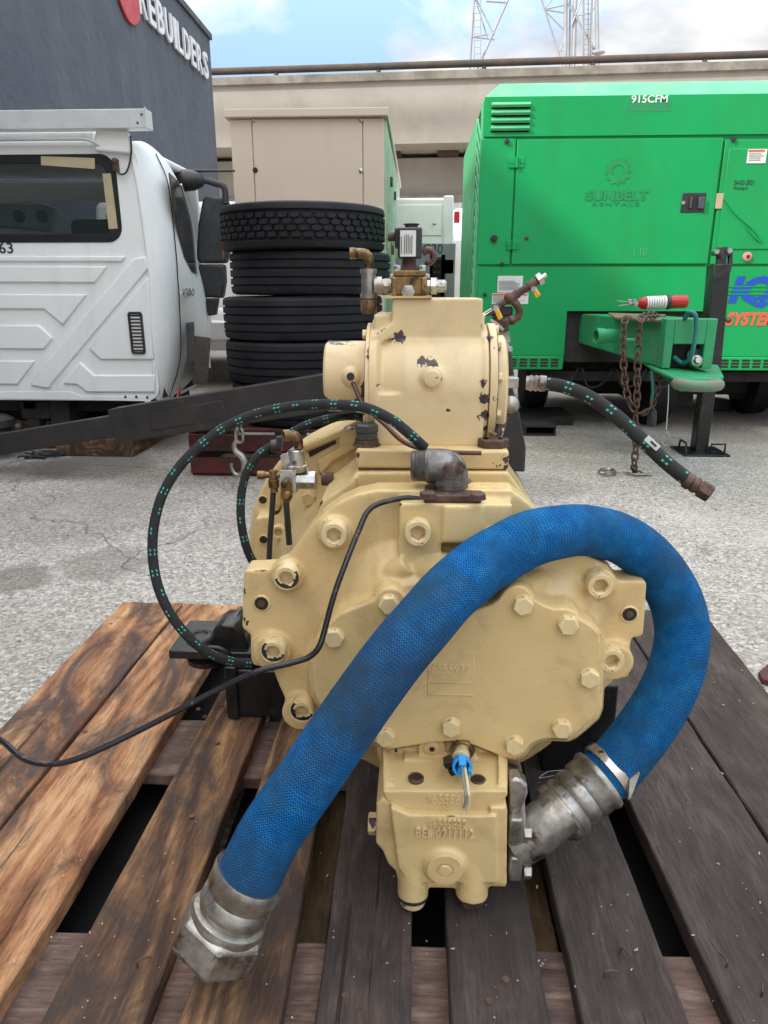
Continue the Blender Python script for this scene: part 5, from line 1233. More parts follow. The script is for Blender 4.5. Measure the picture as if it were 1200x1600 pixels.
# sensor with blue connector and two cut wires
s0 = W(722,1174,Yw-.03); s1 = W(718,1195,Yw-.085); ds = (s1-s0).normalized()
sn = obj('sensor', MB().lathe(s0+ds*-.02,ds,[(0,.021),(.022,.021),(.024,.018)],6).lathe(s0+ds*.0,ds,[(0,.0165),(.012,.0165),(.014,.013)],24), BRASS, air, bevel=.001)
obj('sensor_body', MB().lathe(s0+ds*.012,ds,[(0,.0135),(.02,.014),(.021,.012),(.034,.0125)],24), flat('sensor_cream',(.62,.52,.33),rough=.4), sn)
s2 = s0+ds*.046+Vector((.001,0,0)); dd = (W(730,1222,Ya-.045)-s2).normalized()
obj('connector_ring', MB().lathe(s2-dd*.002,dd,[(0,.0125),(.008,.0155),(.022,.016),(.022,.0115),(.006,.0105)],28,closed=True), CONN, sn, bevel=.0008)
obj('connector_clip', MB().obox(s2+dd*.018+Vector((0,0,.012)),(.012,.018,.004),Matrix.Rotation(.5,3,'X')).obox(s2+dd*.018+Vector((.012,0,-.006)),(.006,.016,.010)).obox(s2+dd*.02+Vector((-.002,0,-.001)),(.007,.012,.014),Matrix.Rotation(.5,3,'Y')), CONN, sn, bevel=.001)
obj('connector_core', MB().lathe(s2+dd*.004,dd,[(0,.0108),(.008,.0105)],20), HOLE, sn)
obj('lock_tab', MB().obox(s2+Vector((-.020,0,.000)),(.014,.02,.010),Matrix.Rotation(-.5,3,'Y')).obox(s2+Vector((-.014,-.006,-.012)),(.009,.014,.012),Matrix.Rotation(-.5,3,'Y')), GLOSSB, sn, bevel=.001)
we = s2+dd*.018
obj('wire', MB().tube([we,W(726,1232,Ya-.055),W(728,1250,Ya-.055),W(724,1262,Ya-.05)],.0022,n=8), flat('wire_grey',(.35,.33,.30)), sn)
obj('wire', MB().tube([we+Vector((.004,0,0)),W(731,1230,Ya-.058),W(733,1250,Ya-.056),W(729,1267,Ya-.05)],.0024,n=8), flat('wire_cream',(.75,.68,.42)), sn)
# --- steel outlet on the right of the pump: lobed flange, bolts, elbow
Yo = 1.01
of = obj('outlet_flange', MB().prism([W(795,y,Yo).lerp(W(795,y,Yo),0)+Vector((0,dy_,0)) for y,dy_ in ((1222,.0),(1216,.035),(1222,.065),(1262,.075),(1300,.085),(1345,.075),(1372,.05),(1372,-.0),(1345,-.02),(1290,-.035),(1262,-.02))], (.026,0,0)), STEEL, air, bevel=.004)
obj('flange_ear', MB().prism(PO([(796,1220),(806,1217),(816,1219),(824,1228),(825,1242),(820,1256),(815,1268),(815,1308),(797,1308)],Yo-.025),(0,.03,0)), STEEL, of, bevel=.005)
for y in (1300,1360):
    bolt(W(817,y,Yo-.025), (1,0,0), .0135,.014, m=STEEL, parent=of, rot=.2)
    obj('washer_block', MB().box(W(797,y-19,Yo-.04),W(815,y+19,Yo-.04)+Vector((0,.05,0))), STEEL, of, bevel=.004)
el = [W(806,1318,Yo),W(830,1304,Yo-.0),W(856,1283,Yo),W(880,1264,Yo+.01)]
obj('elbow_pipe', MB().tube(el, .040, n=28), STEEL, air)

# ================================================================ blue hose
hp = [(388,1372,1.045),(425,1298,1.04),(478,1222,1.035),(545,1125,1.035),(612,1032,1.04),(660,975,1.05),(700,929,1.07),(735,898,1.095),(766,875,1.115),(823,844,1.13),(870,832,1.15),(918,829,1.18),(972,843,1.21),(1016,876,1.24),(1050,925,1.26),(1065,975,1.27),(1062,1025,1.275),(1042,1082,1.28),(1008,1138,1.285),(962,1195,1.287),(932,1221,1.285)]
HP = [T(*q) for q in hp]
bh = thing('blue_hose', 'thick blue braided hose arching in front of the tan compressor', 'hose', HP[0])
wd = [102,101,100,99,98,97,95,95,93,89,84,80,79,80,81,82,83,84,85,85,84]
rads = [w_/FPX*q[2]/2 for w_, q in zip(wd, hp)]
def rfun(t):
    x = t*(len(rads)-1); i = min(int(x), len(rads)-2); return rads[i]*(1-(x-i))+rads[i+1]*(x-i)
# re-time radius by arc length
acc=[0]
for i in range(1,len(HP)): acc.append(acc[-1]+(HP[i]-HP[i-1]).length)
def rfun(t):
    s_ = t*acc[-1]
    for i in range(len(acc)-1):
        if s_ <= acc[i+1]: f=(s_-acc[i])/(acc[i+1]-acc[i]); return rads[i]*(1-f)+rads[i+1]*f
    return rads[-1]
obj('hose_body', MB().tube(HP, rfun, n=48, step=.008), BLUEH, bh, smooth=60)
# left ferrule and big hex nut
d0 = (T(335,1478,1.055)-T(390,1370,1.045)).normalized(); q0 = HP[0]+d0*-.004
obj('ferrule', MB().lathe(q0,d0,[(-.004,.0500),(-.006,.0535),(.0,.0560),(.005,.0545),(.025,.0535),(.030,.0500),(.037,.0535),(.052,.0540),(.057,.0500),(.062,.0500),(.065,.0570),(.073,.0585),(.078,.057)],56), STEEL, bh, smooth=50)
obj('hex_nut', MB().lathe(q0+d0*.073,d0,[(0,.055),(.004,.0645),(.010,.0680),(.052,.0680),(.059,.061)],6,ph=.35), STEEL, bh, bevel=.004, seg=3, smooth=25)
# right ferrule, clamp band
d1 = (T(868,1276,1.268)-T(934,1220,1.285)).normalized(); q1 = HP[-1]+d1*-.004
obj('ferrule', MB().lathe(q1,d1,[(-.004,.0515),(-.005,.056),(.0,.0575),(.006,.0565),(.010,.0535),(.030,.0535),(.036,.049),(.044,.0525),(.056,.0525),(.062,.0485),(.068,.0530),(.080,.0530),(.0805,.0515),(.0825,.0515),(.083,.0540),(.100,.0540),(.108,.046)],56), STEEL, bh, smooth=40)
cb0 = q1-d1*.036
def at_hose(t): return None
bd = obj('clamp_band', MB().lathe(cb0,d1,[(0,.0535),(.001,.0550),(.017,.0545),(.018,.0530)],56,closed=False), paint('clamp_steel',(.75,.73,.70),(.5,.4,.33),rough=.25,metal=.9,vs=14,chip=(.25,.12,.06),chips=.6,cs=12), bh, smooth=30)
pb = T(992,1240,1.24); obj('band_tail', MB().prism([T(984,1218,1.235),T(998,1206,1.235),T(1000,1208,1.235),T(986,1246,1.235),T(982,1250,1.235)],(0,.008,0)), ZINC, bd)

# ================================================================ top of the gear case
z1p = W(675,703,1.25).z; z0p = W(675,735,1.25).z
TANPL = paint('tan_plate_paint', (.70,.52,.26), (.63,.455,.215), rough=.38, vs=5, chip=(.10,.05,.04), chips=.66, cs=22, dirt=(.35,.23,.11), dv=.5, ds=8, bumpv=.3, pts=[(W(790,718,1.25),.009),(W(793,732,1.25),.010),(W(700,734,1.25),.008),(W(560,712,1.25),.006)])
xa_, xb_ = W(556,720,1.25).x, W(795,720,1.25).x
obj('valve_plate', MB().box((xa_,1.25,z0p+.002),(xb_,1.55,z1p)), TANPL, air, bevel=.005)
obj('plate_gasket', MB().box((xa_+.004,1.254,z0p-.002),(xb_-.004,1.54,z0p+.002)), flat('gasket_rust',(.12,.05,.025)), air)
# elbow on the plinth
Ye = 1.145
ez = W(700,787,Ye).z
fz1 = zb_t
fl = MB().prism([Vector((p_.x,p_.y,fz1)) for p_ in (G(662,786,fz1),G(752,787,fz1),G(754,774,fz1),G(738,763,fz1),G(690,760,fz1),G(662,770,fz1))],(0,0,.014))
efl = obj('elbow_flange', fl, RSTEEL, air, bevel=.003)
ec_ = G(703,775,fz1); ec_.y = Ye; ec_.x = W(703,770,Ye).x
top = W(703,738,Ye)
obj('elbow_pipe', MB().lathe((ec_.x,Ye,fz1+.01),(0,0,1),[(0,.030),(.012,.030),(.013,.034),(.02,.034),(.022,.029)],6).tube([(ec_.x,Ye,fz1+.015),(ec_.x,Ye,top.z-.004),(ec_.x-.005,Ye,top.z+.008),(ec_.x-.018,Ye,W(668,728,Ye).z),W(668,728,Ye),W(656,728,Ye)],lambda t: .029 if t<.85 else .0245,n=28,step=.004), DSTEEL, air, smooth=50)
th0 = W(668,728,Ye); prof=[]
for k in range(7): prof += [(.0035*k+.0002,.0245),(.0035*k+.0017,.0262)]
prof += [(.026,.0245),(.028,.021),(.027,.016),(.01,.016)]
obj('threaded_port', MB().lathe(th0,(-1,0,0),prof,32), DSTEEL, air, smooth=20)
for x,y in ((668,777),(747,779)): bolt(G(x,y,fz1+.014), (0,0,1), .013,.009, m=RSTEEL, parent=efl)
# big dark cap on the left of the plate
cpz = z1p; cc = G(573,702,cpz); cc.y = 1.285; cc.x = W(573,700,1.285).x
cp2 = obj('filler_cap', MB().lathe((cc.x,cc.y,cpz),(0,0,1),[(0,.026),(.003,.026),(.004,.022),(.012,.022)],28), RSTEEL, air)
obj('cap_head', MB().lathe((cc.x,cc.y,cpz+.012),(0,0,1),[(0,.021),(.012,.021),(.013,.019),(.014,.0225),(.026,.0225),(.029,.019)],6), flat('dark_cap',(.05,.055,.05),rough=.5), cp2, bevel=.0015)
for x,y in ((575,640),):
    pass
# --- inlet valve housing: cast cylinder lying across
Yi = 1.40; zi = W(668,603,Yi).z
ri = .113
xL, xR = W(574,600,Yi-.1).x, W(764,600,Yi-.1).x
ih = MB()
ih.lathe((xL,Yi,zi),(1,0,0),[(0,ri+.004),(.016,ri+.004),(.026,ri-.012),(.05,ri-.006),(.07,ri),(xR-xL-.014,ri),(xR-xL-.008,ri+.004),(xR-xL,ri+.004)],64)
a = W(583,700,Yi-.1); b = W(756,640,Yi-.1); ih.box((xL+.012,Yi-.112,z1p-.002),(xR-.008,Yi+.10,zi))
a = W(612,505,Yi-.062); b = W(755,466,Yi-.062)
ih.box((a.x,Yi-.062,zi+.03),(b.x,Yi+.07,b.z))
ih.lathe((W(675,590,1.28).x,Yi-ri+.03,W(675,592,1.28).z),(0,-1,0),[(0,.027),(.020,.024),(.030,.021),(.033,.019)],28)
sa = W(584,500,Yi-.05); sb = W(758,491,Yi-.05); ih.box((sa.x,Yi-.05,zi+.02),(sb.x,Yi+.06,sb.z))
ih.prism([(xL+.002,Yi-.02,zi+.07),(xL+.002,Yi-.075,zi+.07),(a.x+.01,Yi-.062,zi+.105),(a.x+.01,Yi+.04,zi+.105),(xL+.002,Yi+.04,zi+.10)],(0,0,.025))
inlet = obj('inlet_valve_housing', ih, TANCH, air, rem=.0028, sm=6)
pc = W(675,592,1.28); obj('cast_disc', MB().lathe((pc.x,Yi-ri-.000,pc.z),(0,-1,0),[(0,.017),(.006,.016),(.007,.014)],28), TANCH, inlet, bevel=.002)
# left port
x0_, x1_ = W(505,585,Yi-.06).x, W(572,585,Yi-.06).x; zl = W(530,590,Yi-.02).z
obj('left_port', MB().lathe((x1_,Yi-.0,zl),(-1,0,0),[(0,.068),(x1_-x0_-.004,.068),(x1_-x0_,.065),(x1_-x0_,.055),(.02,.055)],48), TANCH, air, smooth=30)
obj('port_flange', MB().lathe((xL+.002,Yi,zi),(-1,0,0),[(0,ri+.006),(.006,ri+.006),(.0065,ri+.0055)],56), TANCH, air, bevel=.001)
p = W(548,588,Yi-.075); gl = obj('cable_gland', MB().lathe(p+Vector((0,.012,-.002)),(0,-1,.15),[(0,.022),(.006,.018),(.012,.012),(.014,.008)],24), TANCH, air)
obj('gland_hole', MB().lathe(p+Vector((0,-.0035,0)),(0,-1,.15),[(0,.0075),(.001,.007)],16), HOLE, gl)
for zz, s_ in ((W(565,520,Yi).z,1),(W(565,648,Yi).z,1)): bolt((xL-.004,Yi-.05,zz),(-1,0,0),.009,.008)
# right flanges with bolts
obj('right_flange', MB().lathe((xR+.001,Yi,zi),(1,0,0),[(0,ri+.006),(.014,ri+.006),(.0145,ri+.005)],64), TANCH, air, bevel=.0012)
obj('right_cover', MB().lathe((xR+.016,Yi,zi-.004),(1,0,0),[(0,ri-.012),(.016,ri-.012),(.020,ri-.018),(.020,.03)],56), TANCH, air, bevel=.0012)
for k in range(10):
    a = k*2*math.pi/10+.35; bolt((xR+.015,Yi+math.cos(a)*(ri-.006),zi+math.sin(a)*(ri-.006)),(1,0,0),.0085,.008)
bx_ = W(797,632,Yi-.06); obj('ball_fitting', MB().lathe((xR+.03,bx_.y,bx_.z),(1,0,0),[(-.01,.012),(.01,.012)],16).sphere((xR+.046,bx_.y,bx_.z),.0165,20), STEEL, air, smooth=60)
obj('lower_lever', MB().tube([(xR+.03,Yi-.07,bx_.z-.02),(xR+.02,Yi-.08,bx_.z-.05),(xR+.012,Yi-.09,z1p+.03)],.012,n=10), TANCH, air)
obj('corner_bolt_block', MB().box((xR-.01,1.262,z1p),(xR+.028,1.30,z1p+.016)), RSTEEL, air, bevel=.003)
for x in (W(757,700,1.27).x, W(786,700,1.27).x): bolt((x,1.28,z1p+.002),(0,0,1),.012,.014,m=RSTEEL)
# tan block left of body behind cap (square boss with hole)
q = W(596,660,1.44); 
obj('side_boss', MB().box((W(586,650,1.36).x,1.36,W(590,690,1.36).z),(W(600,650,1.36).x+.004,1.40,W(590,655,1.36).z)), TANCH, air, bevel=.004)
# --- solenoid valve on top
Ys = Yi-.02; ztop_ = b.z
ztop_ = W(700,466,Yi-.062).z
def S3(x,y,dy_=0): return W(x,y,Ys+dy_)
obj('solenoid_foot', MB().box((S3(603,461).x,Ys-.05,ztop_+.0),(S3(674,461).x,Ys+.05,ztop_+.004)), TANC, air)
vb_ = obj('solenoid_valve', MB().box((S3(612,460).x,Ys-.036,ztop_+.004),(S3(667,460).x,Ys+.036,S3(640,427).z-.004)), BRASS, air, bevel=.004)
obj('valve_bonnet', MB().box((S3(616,430).x,Ys-.038,S3(640,432).z),(S3(664,430).x,Ys+.038,S3(640,423).z)), BRASS, vb_, bevel=.002)
obj('valve_neck', MB().lathe((S3(639,420).x,Ys,S3(640,425).z),(0,0,1),[(0,.022),(.010,.016),(.014,.013),(.022,.013)],20), RSTEEL, vb_)
obj('hex_boss', MB().lathe((S3(638,455).x,Ys-.034,S3(638,456).z),(0,-1,0),[(0,.013),(.008,.013),(.009,.010)],6), STEEL, vb_)
obj('valve_rib', MB().box((S3(613,440).x,Ys-.042,ztop_+.004),(S3(621,440).x,Ys-.03,S3(640,434).z)), BRASS, vb_, bevel=.002)
obj('valve_rib', MB().box((S3(658,440).x,Ys-.042,ztop_+.004),(S3(666,440).x,Ys-.03,S3(640,434).z)), BRASS, vb_, bevel=.002)
for x in (621,659):
    for dy_ in (-.028,.028): bolt((S3(x,424).x,Ys+dy_,S3(x,423).z),(0,0,1),.007,.009,m=ZINC,parent=vb_)
for x in (613,667): bolt((S3(x,436).x,Ys-.03,S3(x,434).z),(0,0,1),.005,.006,m=ZINC,parent=vb_)
cl = obj('coil', MB().box((S3(622,409).x,Ys-.03,S3(622,404).z),(S3(659,409).x,Ys+.03,S3(640,357).z)).box((S3(617,380).x,Ys-.02,S3(622,388).z),(S3(622,380).x+.002,Ys+.02,S3(640,357).z)), BLACK, vb_, bevel=.003)
obj('coil_label', MB().box((S3(626,380).x,Ys-.0315,S3(626,402).z),(S3(650,380).x,Ys-.0303,S3(626,362).z)), STICK, cl, bevel=.0)
mm = MB()
for k in range(6):
    x = 630+k*3.1+(2 if k else 0)
    mm.box((S3(x,0).x,Ys-.0325,S3(640,random.uniform(396,400)).z),(S3(x+1.1,0).x,Ys-.0318,S3(640,random.uniform(366,374)).z))
obj('label_print', mm, INK, cl, kind='stuff')
obj('coil_nut', MB().lathe((S3(643,350).x,Ys,S3(640,358).z),(0,0,1),[(0,.012),(.007,.012),(.007,.015),(.009,.015)],12).cyl((S3(617,370).x+.002,Ys,S3(640,370).z),(S3(606,370).x,Ys,S3(640,370).z),.008,n=14), RSTEEL, cl, bevel=.0008)
obj('coil_lead', MB().tube([S3(660,396),S3(668,391),S3(675,393),S3(678,403),S3(672,410),S3(664,409)],.006,n=10), BROWNC, cl)
# right-hand nipple
nz_ = S3(668,447).z
obj('outlet_nipple', MB().lathe((S3(667,447).x,Ys,nz_),(1,0,0),[(0,.012),(.006,.012),(.007,.017),(.018,.017),(.019,.010),(.021,.0115),(.033,.0115),(.036,.009)],6).lathe((S3(680,447).x,Ys,nz_),(1,0,0),[(0,.011),(.018,.0112),(.021,.008)],20), ZINC, vb_, smooth=30)
# left-hand tee and elbow stack
xt = S3(576,440).x
tf = obj('tee_fitting', MB().cyl((S3(612,445).x,Ys,nz_),(S3(585,445).x,Ys,nz_),.0125,n=20).lathe((S3(608,445).x,Ys,nz_),(-1,0,0),[(0,.0155),(.009,.0155)],6).lathe((S3(597,445).x,Ys,nz_),(-1,0,0),[(0,.0165),(.014,.0165)],20).cyl((xt,Ys,S3(576,465).z),(xt,Ys,S3(576,420).z),.0135,n=24).cyl((xt,Ys,S3(576,466).z),(xt,Ys,S3(576,459).z),.016,n=24).cyl((xt,Ys,S3(576,427).z),(xt,Ys,S3(576,420).z),.0155,n=24), STEEL, air, smooth=35)
obj('elbow', MB().tube([(xt,Ys,S3(576,422).z),(xt,Ys,S3(576,405).z),(xt-.004,Ys,S3(576,398).z),(xt-.014,Ys,S3(576,396).z),(S3(550,396).x,Ys,S3(576,396).z)],.0092,n=20,step=.004).cyl((S3(556,396).x,Ys,S3(576,396).z),(S3(547,396).x,Ys,S3(576,396).z),.0103,n=20), BRASS, tf, smooth=50)
obj('brass_cap', MB().lathe((xt,Ys,S3(576,468).z),(0,0,-1),[(0,.0145),(.002,.0155),(.022,.0155),(.026,.012)],8), BRASS, tf)
# rusty manifold with two yellow handled cocks on the right
Ym = 1.52
def M3(x,y,dy_=0): return W(x,y,Ym+dy_)
mf = thing('pipe_manifold', 'rusty pipe with two yellow handled drain cocks sticking out to the right', 'pipe fitting', M3(765,492))
axm = [M3(758,492),M3(848,433)]; dm = (axm[1]-axm[0]); Lm = dm.length; dm.normalize()
obj('pipe', MB().lathe(axm[0],dm,[(0,0.0056),(.02,0.0056),(.021,0.0081),(.034,0.0081),(.035,0.0062),(.06,0.0068),(.061,0.0093),(.078,0.0093),(.079,0.0074),(.10,0.0074),(.101,0.0093),(.118,0.0093),(.119,0.0062),(Lm-.03,0.0062),(Lm-.028,0.0087),(Lm-.014,0.0087),(Lm-.012,0.0056),(Lm,0.0056)],18), RSTEEL, mf, smooth=30)
obj('end_nipple', MB().lathe(axm[1]-dm*.012,dm,[(0,.0135),(.010,.0135),(.012,0.0056),(.02,0.0056)],6), ZINC, mf)
obj('end_nipple', MB().lathe(axm[0]-dm*.01,dm,[(0,0.0062),(.028,0.0062)],6), ZINC, mf)
obj('branch_pipe', MB().tube([M3(797,467),M3(806,474),M3(812,485),M3(810,495),M3(800,500),M3(786,504),M3(776,500)],.0075,n=14), RSTEEL, mf)
obj('branch_joint', MB().sphere(M3(800,500),.010,14), RSTEEL, mf)
obj('branch_joint', MB().sphere(M3(796,466),.012,14), RSTEEL, mf)
obj('valve_body', MB().obox(M3(784,508),(.026,.026,.024)), RSTEEL, mf, bevel=.003)
for (x0,y0,x1,y1) in ((775,482,781,495),(834,452,840,461)):
    a = M3(x0,y0,-.02); b = M3(x1,y1,-.025); hn = obj('valve_handle', beam_between(a,b+(b-a)*.25,.010,.004), YEL, mf, bevel=.001)
    obj('handle_stem', MB().cyl(a+Vector((0,.02,0)),a+Vector((0,-.004,0)),.006,n=10), ZINC, hn)
obj('black_elbow', MB().obox(M3(783,486,.03),(.045,.04,.022)), BLACK, mf, bevel=.004)
obj('coupling', MB().tube([M3(766,500,-.02),M3(778,508,-.02),M3(786,516,-.02)],.004,n=8).lathe(M3(784,520),( .2,0,-1),[(0,.016),(.02,.016),(.021,.012),(.03,.012),(.031,.017),(.04,.017)],16), STEEL, mf, smooth=30)

# --- bell housing flange at the back left
Yb = 1.60
bk = MB(); bcx = W(598,862,Yb); rb_ = (W(598,862,Yb)-W(388,862,Yb)).length
bk.lathe((bcx.x,Yb,bcx.z),(0,1,0),[(0,rb_*.98),(.012,rb_),(.04,rb_),(.045,rb_*.99)],80)
bk.lathe((bcx.x,Yb+.01,bcx.z),(0,-1,0),[(0,rb_*.93),(.012,rb_*.91),(.05,rb_*.80),(.14,rb_*.66),(.3,rb_*.60)],72)
bk.prism(PO([(398,810),(450,800),(470,890),(412,890),(398,880)],Yb-.05),(0,.10,0))
bk.prism(PO([(470,700),(560,655),(600,660),(600,760),(500,790)],Yb-.12),(0,.15,0))
bell = obj('bell_housing', bk, TAN, air, rem=.0042, sm=5)
for (x,y) in ((545,659),(411,781),(412,843)):
    p = W(x,y,Yb-(.052 if y==843 else .0)); bolt_h = obj('flange_hole', MB().lathe((p.x,p.y+.003,p.z),(0,-1,0),[(0,.001),(.0005,.012),(.0055,.012),(.006,.010),(.004,.0095)],20), TANB, air)
    obj('hole_bore', MB().cyl((p.x,p.y-.0005,p.z),(p.x,p.y-.0015,p.z),.0098,n=18), HOLE, bolt_h)
bolt(W(437,828,Yb-.07), r=.016,h=.02,kind='socket',name='socket_bolt'); bolt(W(483,778,Yb-.12), r=.016,h=.014,kind='hex')
obj('vent_slot', MB().prism(PO([(482,706),(524,688),(526,693),(500,706),(484,715)],Yb-.122),(0,.02,0)), HOLE, air)
obj('raised_web', MB().prism(PO([(470,698),(540,668),(598,668),(600,690),(560,700),(520,722),(500,745),(494,720),(530,700),(530,684),(478,706)],Yb-.135),(0,.03,0)), TAN, air, bevel=.005)
obj('cast_arc', MB().tube([W(430,800,Yb-.04),W(438,765,Yb-.05),W(458,728,Yb-.06),(W(490,700,Yb-.07))],.010,n=12), TAN, air)
# --- regulator with brass fittings
Yr = 1.36
def R3(x,y,dy_=0): return W(x,y,Yr+dy_)
rg = obj('regulator', MB().lathe(R3(442,750),(1,0,0),[(0,.0155),(.018,.0155),(.019,.019),(.034,.0195),(.035,.0185),(.066,.019),(.068,.017)],8).box(R3(438,770,-.02),R3(462,735,-.02)+Vector((0,.04,0))), ZINC, air, bevel=.0015, smooth=30)
obj('regulator_cap', MB().lathe(R3(464,736),(0,0,1),[(0,.019),(.008,.021),(.012,.021),(.014,.017),(.042,.0155),(.044,.013)],28).obox(R3(447,716),(.018,.02,.016)), ZINC, rg, smooth=30)
obj('regulator_elbow', MB().tube([R3(466,700),R3(466,688),R3(461,681),R3(450,680)],.0095,n=14,step=.004).lathe(R3(452,680),(-1,-.5,0),[(0,.0115),(.012,.0115),(.012,.008),(.002,.008)],18), BRASS, rg, smooth=50)
obj('regulator_stub', MB().lathe(R3(503,748),(1,0,0),[(0,.014),(.022,.014)],12), RSTEEL, rg)
obj('brass_tee', MB().cyl(R3(403,742),R3(442,742),.0065,n=14).cyl(R3(403,742),R3(414,742),.0085,n=14).lathe(R3(427,735),(0,0,-1),[(0,.009),(.018,.009),(.019,.011),(.034,.011),(.036,.008),(.044,.008)],14), BRASS, rg, smooth=30)
obj('brass_elbow', MB().lathe(R3(447,752,-.025),(0,0,-1),[(0,.008),(.004,.0115),(.016,.0115),(.017,.009),(.022,.012),(.034,.012),(.036,.008),(.042,.008)],8).sphere(R3(447,756,-.03),.010,12), BRASS, rg, bevel=.001, smooth=30)
obj('air_tube', MB().tube([R3(427,770),R3(425,800),R3(422,840),R3(420,885)],.0058,n=10), BLACK, rg)
obj('air_tube', MB().tube([R3(447,778,-.025),R3(449,810,-.02),R3(452,850,-.01)],.0062,n=10), BLACK, rg)

# ================================================================ black mounting bracket at left
mb_ = thing('mounting_bracket', 'black steel bracket with rubber isolator under the left side of the tan compressor', 'bracket', W(400,1115,1.5))
a = G(356,1119,DZ); Ybk = a.y
zz = W(400,1045,Ybk).z
obj('bracket_box', MB().box((W(356,1100,Ybk).x,Ybk,DZ),(W(452,1100,Ybk).x,Ybk+.10,W(400,1048,Ybk).z)), GLOSSB, mb_, bevel=.004)
obj('bracket_wing', MB().box((W(356,1100,Ybk).x-.0,Ybk-.012,DZ+.001),(W(374,1100,Ybk).x,Ybk+.16,W(400,1040,Ybk).z)), GLOSSB, mb_, bevel=.003)
Ym2 = Ybk+.03
obj('top_plate', MB().box((W(268,1020,Ym2).x,Ym2-.02,W(300,1024,Ym2).z),(W(440,1020,Ym2).x,Ym2+.15,W(300,1012,Ym2).z)), GLOSSB, mb_, bevel=.003)
iz = W(312,1010,Ym2+.03)
obj('rubber_isolator', MB().lathe((iz.x,Ym2+.045,iz.z-.008),(0,0,1),[(0,.028),(.006,.034),(.016,.036),(.026,.034),(.033,.028),(.034,.018),(.030,.016)],36), BLACK, mb_, smooth=50)
obj('isolator_nut', MB().lathe((iz.x+.012,Ym2+.045,W(312,1030,Ym2).z-.028),(0,0,1),[(0,.045),(.004,.05),(.016,.05)],32), GLOSSB, mb_)
obj('curved_guard', MB().prism([W(x,y,Ym2) for x,y in ((326,1012),(332,985),(345,976),(366,977),(380,990),(388,1012),(392,1040),(360,1036),(345,1018))],(0,.09,0)), GLOSSB, mb_, bevel=.006)
obj('ear_ring', MB().tube([W(x,y,Ym2-.022) for x,y in ((320,1014),(340,1012),(357,1020),(352,1030),(330,1026))],.006,n=10,closed=True), GLOSSB, mb_)
single('support_block', MB().box((W(850,1100,1.35).x,1.33,DZ),(W(960,1100,1.35).x,1.50,W(900,1062,1.35).z)), GLOSSB, 'black steel foot carrying the right side of the tan compressor', 'bracket', bevel=.004)

# ================================================================ thin hoses and tubes
h1 = [(392,1036,1.36),(362,1034,1.34),(322,1018,1.31),(285,985,1.29),(256,940,1.28),(241,890,1.28),(239,835,1.28),(251,780,1.28),(276,735,1.28),(312,697,1.28),(358,664,1.28),(410,644,1.27),(465,634,1.25),(520,632,1.22),(570,637,1.20),(612,656,1.19),(642,680,1.19),(664,700,1.20)]
ho1 = thing('slim_black_hose', 'long slim black hose with green flecks making the large outer loop at left', 'hose', T(*h1[0]), 'slim green flecked hoses')
obj('hose_body', MB().tube([T(*q) for q in h1], .0090, n=18, step=.008), HOSEG if False else HOSED, ho1, smooth=60)
h2 = [(404,890,1.50),(389,866,1.47),(379,830,1.46),(376,790,1.46),(382,748,1.46),(400,715,1.46),(432,692,1.47),(470,668,1.47),(510,655,1.47),(552,650,1.45),(580,656,1.42)]
ho2 = thing('slim_black_hose', 'shorter slim black hose with green flecks curling inside the large loop', 'hose', T(*h2[0]), 'slim green flecked hoses')
obj('hose_body', MB().tube([T(*q) for q in h2], .0088, n=18, step=.008), HOSED, ho2, smooth=60)
obj('cable_tie', MB().tube([T(424,697,1.455),T(440,697,1.455)],.013,n=10,spline=False).obox(T(437,690,1.44),(.012,.01,.02)), BLACK, ho2)
h3 = [(846,599,1.42),(880,604,1.41),(920,620,1.39),(960,648,1.37),(1000,684,1.35),(1040,722,1.33),(1080,754,1.31)]
ho3 = thing('stub_hose', 'black hose with green flecks sticking out to the right over the asphalt', 'hose', T(*h3[0]))
obj('hose_body', MB().tube([T(*q) for q in h3], .0134, n=22, step=.008), m_dash('black_textile_hose_stub', .09, .047), ho3, smooth=60)
q3 = T(*h3[-1]); d3 = (T(1090,760,1.307)-q3).normalized()
obj('end_fitting', MB().lathe(q3-d3*.012,d3,[(0,.0155),(.012,.016),(.013,.013),(.018,.0155),(.024,.0155),(.026,.013),(.03,.013)],20).lathe(q3+d3*.018,d3,[(0,.0175),(.020,.0175),(.022,.015)],6), RSTEEL, ho3, smooth=30)
q4 = T(846,599,1.42); d4 = (T(810,598,1.43)-q4).normalized()
obj('crimp_fitting', MB().lathe(q4-d4*.01,d4,[(0,.0150),(.012,.0165),(.016,.014),(.020,.0165),(.026,.014),(.030,.0165),(.036,.014),(.04,.014)],20), STEEL, ho3, smooth=30)
obj('square_adapter', MB().box(W(791,590,Yi-.02),W(810,607,Yi-.02)+Vector((0,.03,0))), STEEL, ho3, bevel=.002)
pt = T(1018,695,1.325); vdir = (T(1040,716,1.32)-pt).normalized()
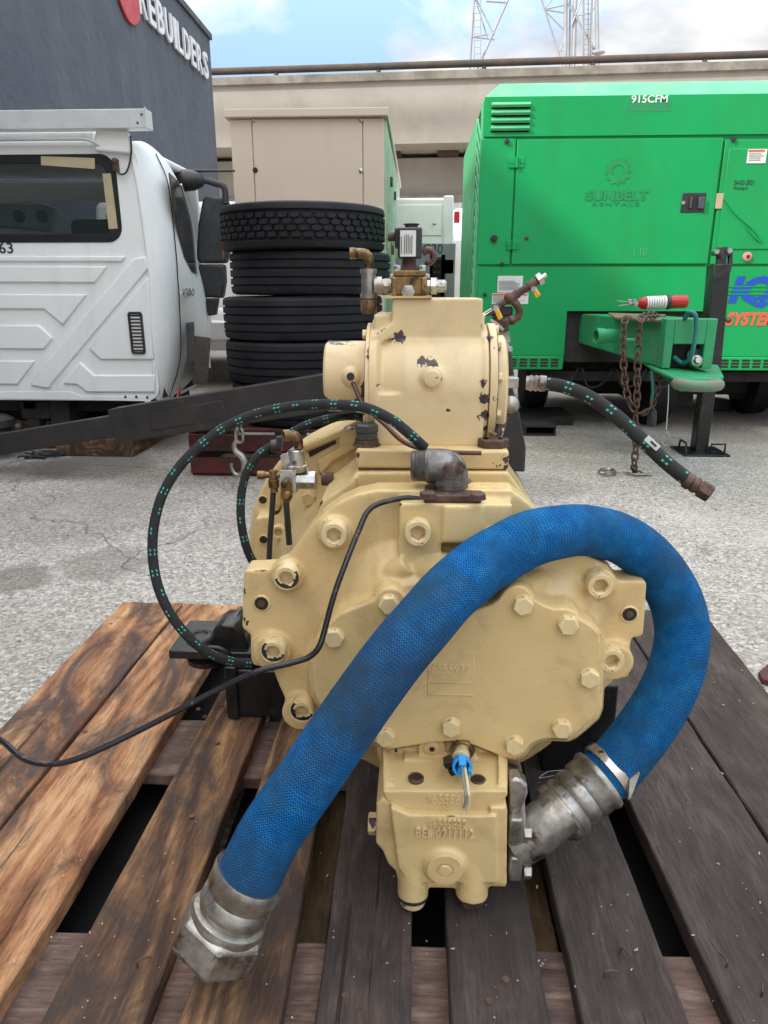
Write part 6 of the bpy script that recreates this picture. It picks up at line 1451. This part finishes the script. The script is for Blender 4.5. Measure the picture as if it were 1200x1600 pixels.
tg_ = T(1018,696,1.343).lerp(T(1018,696,1.33),.5)
obj('white_tag', MB().obox(T(1019,695,1.318)+Vector((0,0,.003)),(.032,.0015,.012),Matrix.Rotation(R(40),3,'Y')), STICK, ho3, bevel=.0006)
obj('tag_mark', MB().obox(T(1021,696,1.3165)+Vector((0,0,.003)),(.015,.001,.0035),Matrix.Rotation(R(40),3,'Y')), INK, ho3)
t1 = [(-14,1148,1.15),(6,1160,1.13),(38,1186,1.10),(80,1194,1.09),(130,1182,1.09),(220,1140,1.10),(330,1083,1.105),(400,1050,1.10),(455,1036,1.10),(484,1026,1.10),(499,1010,1.10),(507,985,1.105),(522,930,1.11),(540,880,1.12),(560,830,1.14),(574,800,1.15),(592,787,1.155),(625,779,1.16),(650,779,1.165),(690,786,1.17)]
tb1 = thing('bent_metal_tube', 'thin bent black tube running from the elbow fitting down and out to the left', 'tube', T(*t1[0]))
obj('tube_body', MB().tube([T(*q) for q in t1], .0047, n=14, step=.006), paint('black_tube_coat',(.012,.012,.014),rough=.3,vs=10,chip=(.16,.09,.06),chips=.63,cs=22), tb1, smooth=60)
t2 = [(547,588,1.33),(556,608,1.31),(568,632,1.295),(600,662,1.27),(630,690,1.255),(668,704,1.25),(710,707,1.25),(752,708,1.25)]
tb2 = thing('brown_cable', 'thin dark red cable leaving the left port and crossing below the valve housing', 'cable', T(*t2[0]))
obj('cable_body', MB().tube([T(*q) for q in t2], .0042, n=12, step=.006), BROWNC, tb2, smooth=60)
single('nylon_strand', MB().tube([G(842,1216,DZ+.006),G(855,1206,DZ+.004),G(880,1203,DZ+.004),G(905,1197,DZ+.008)], .0007, n=6).tube([G(842,1216,DZ+.006),G(865,1212,DZ+.003),G(890,1209,DZ+.004)], .0006, n=6), TWINE, 'thin pale strand lying on the dark plank left of the clamp', 'strand')
single('red_board_scrap', MB().prism([G(1184,1058),G(1200,1044),G(1215,1050),G(1215,1075),G(1190,1070)],(0,0,.02)), REDW, 'splintered red board end on the asphalt at the right of the pallet', 'board', bevel=.002)
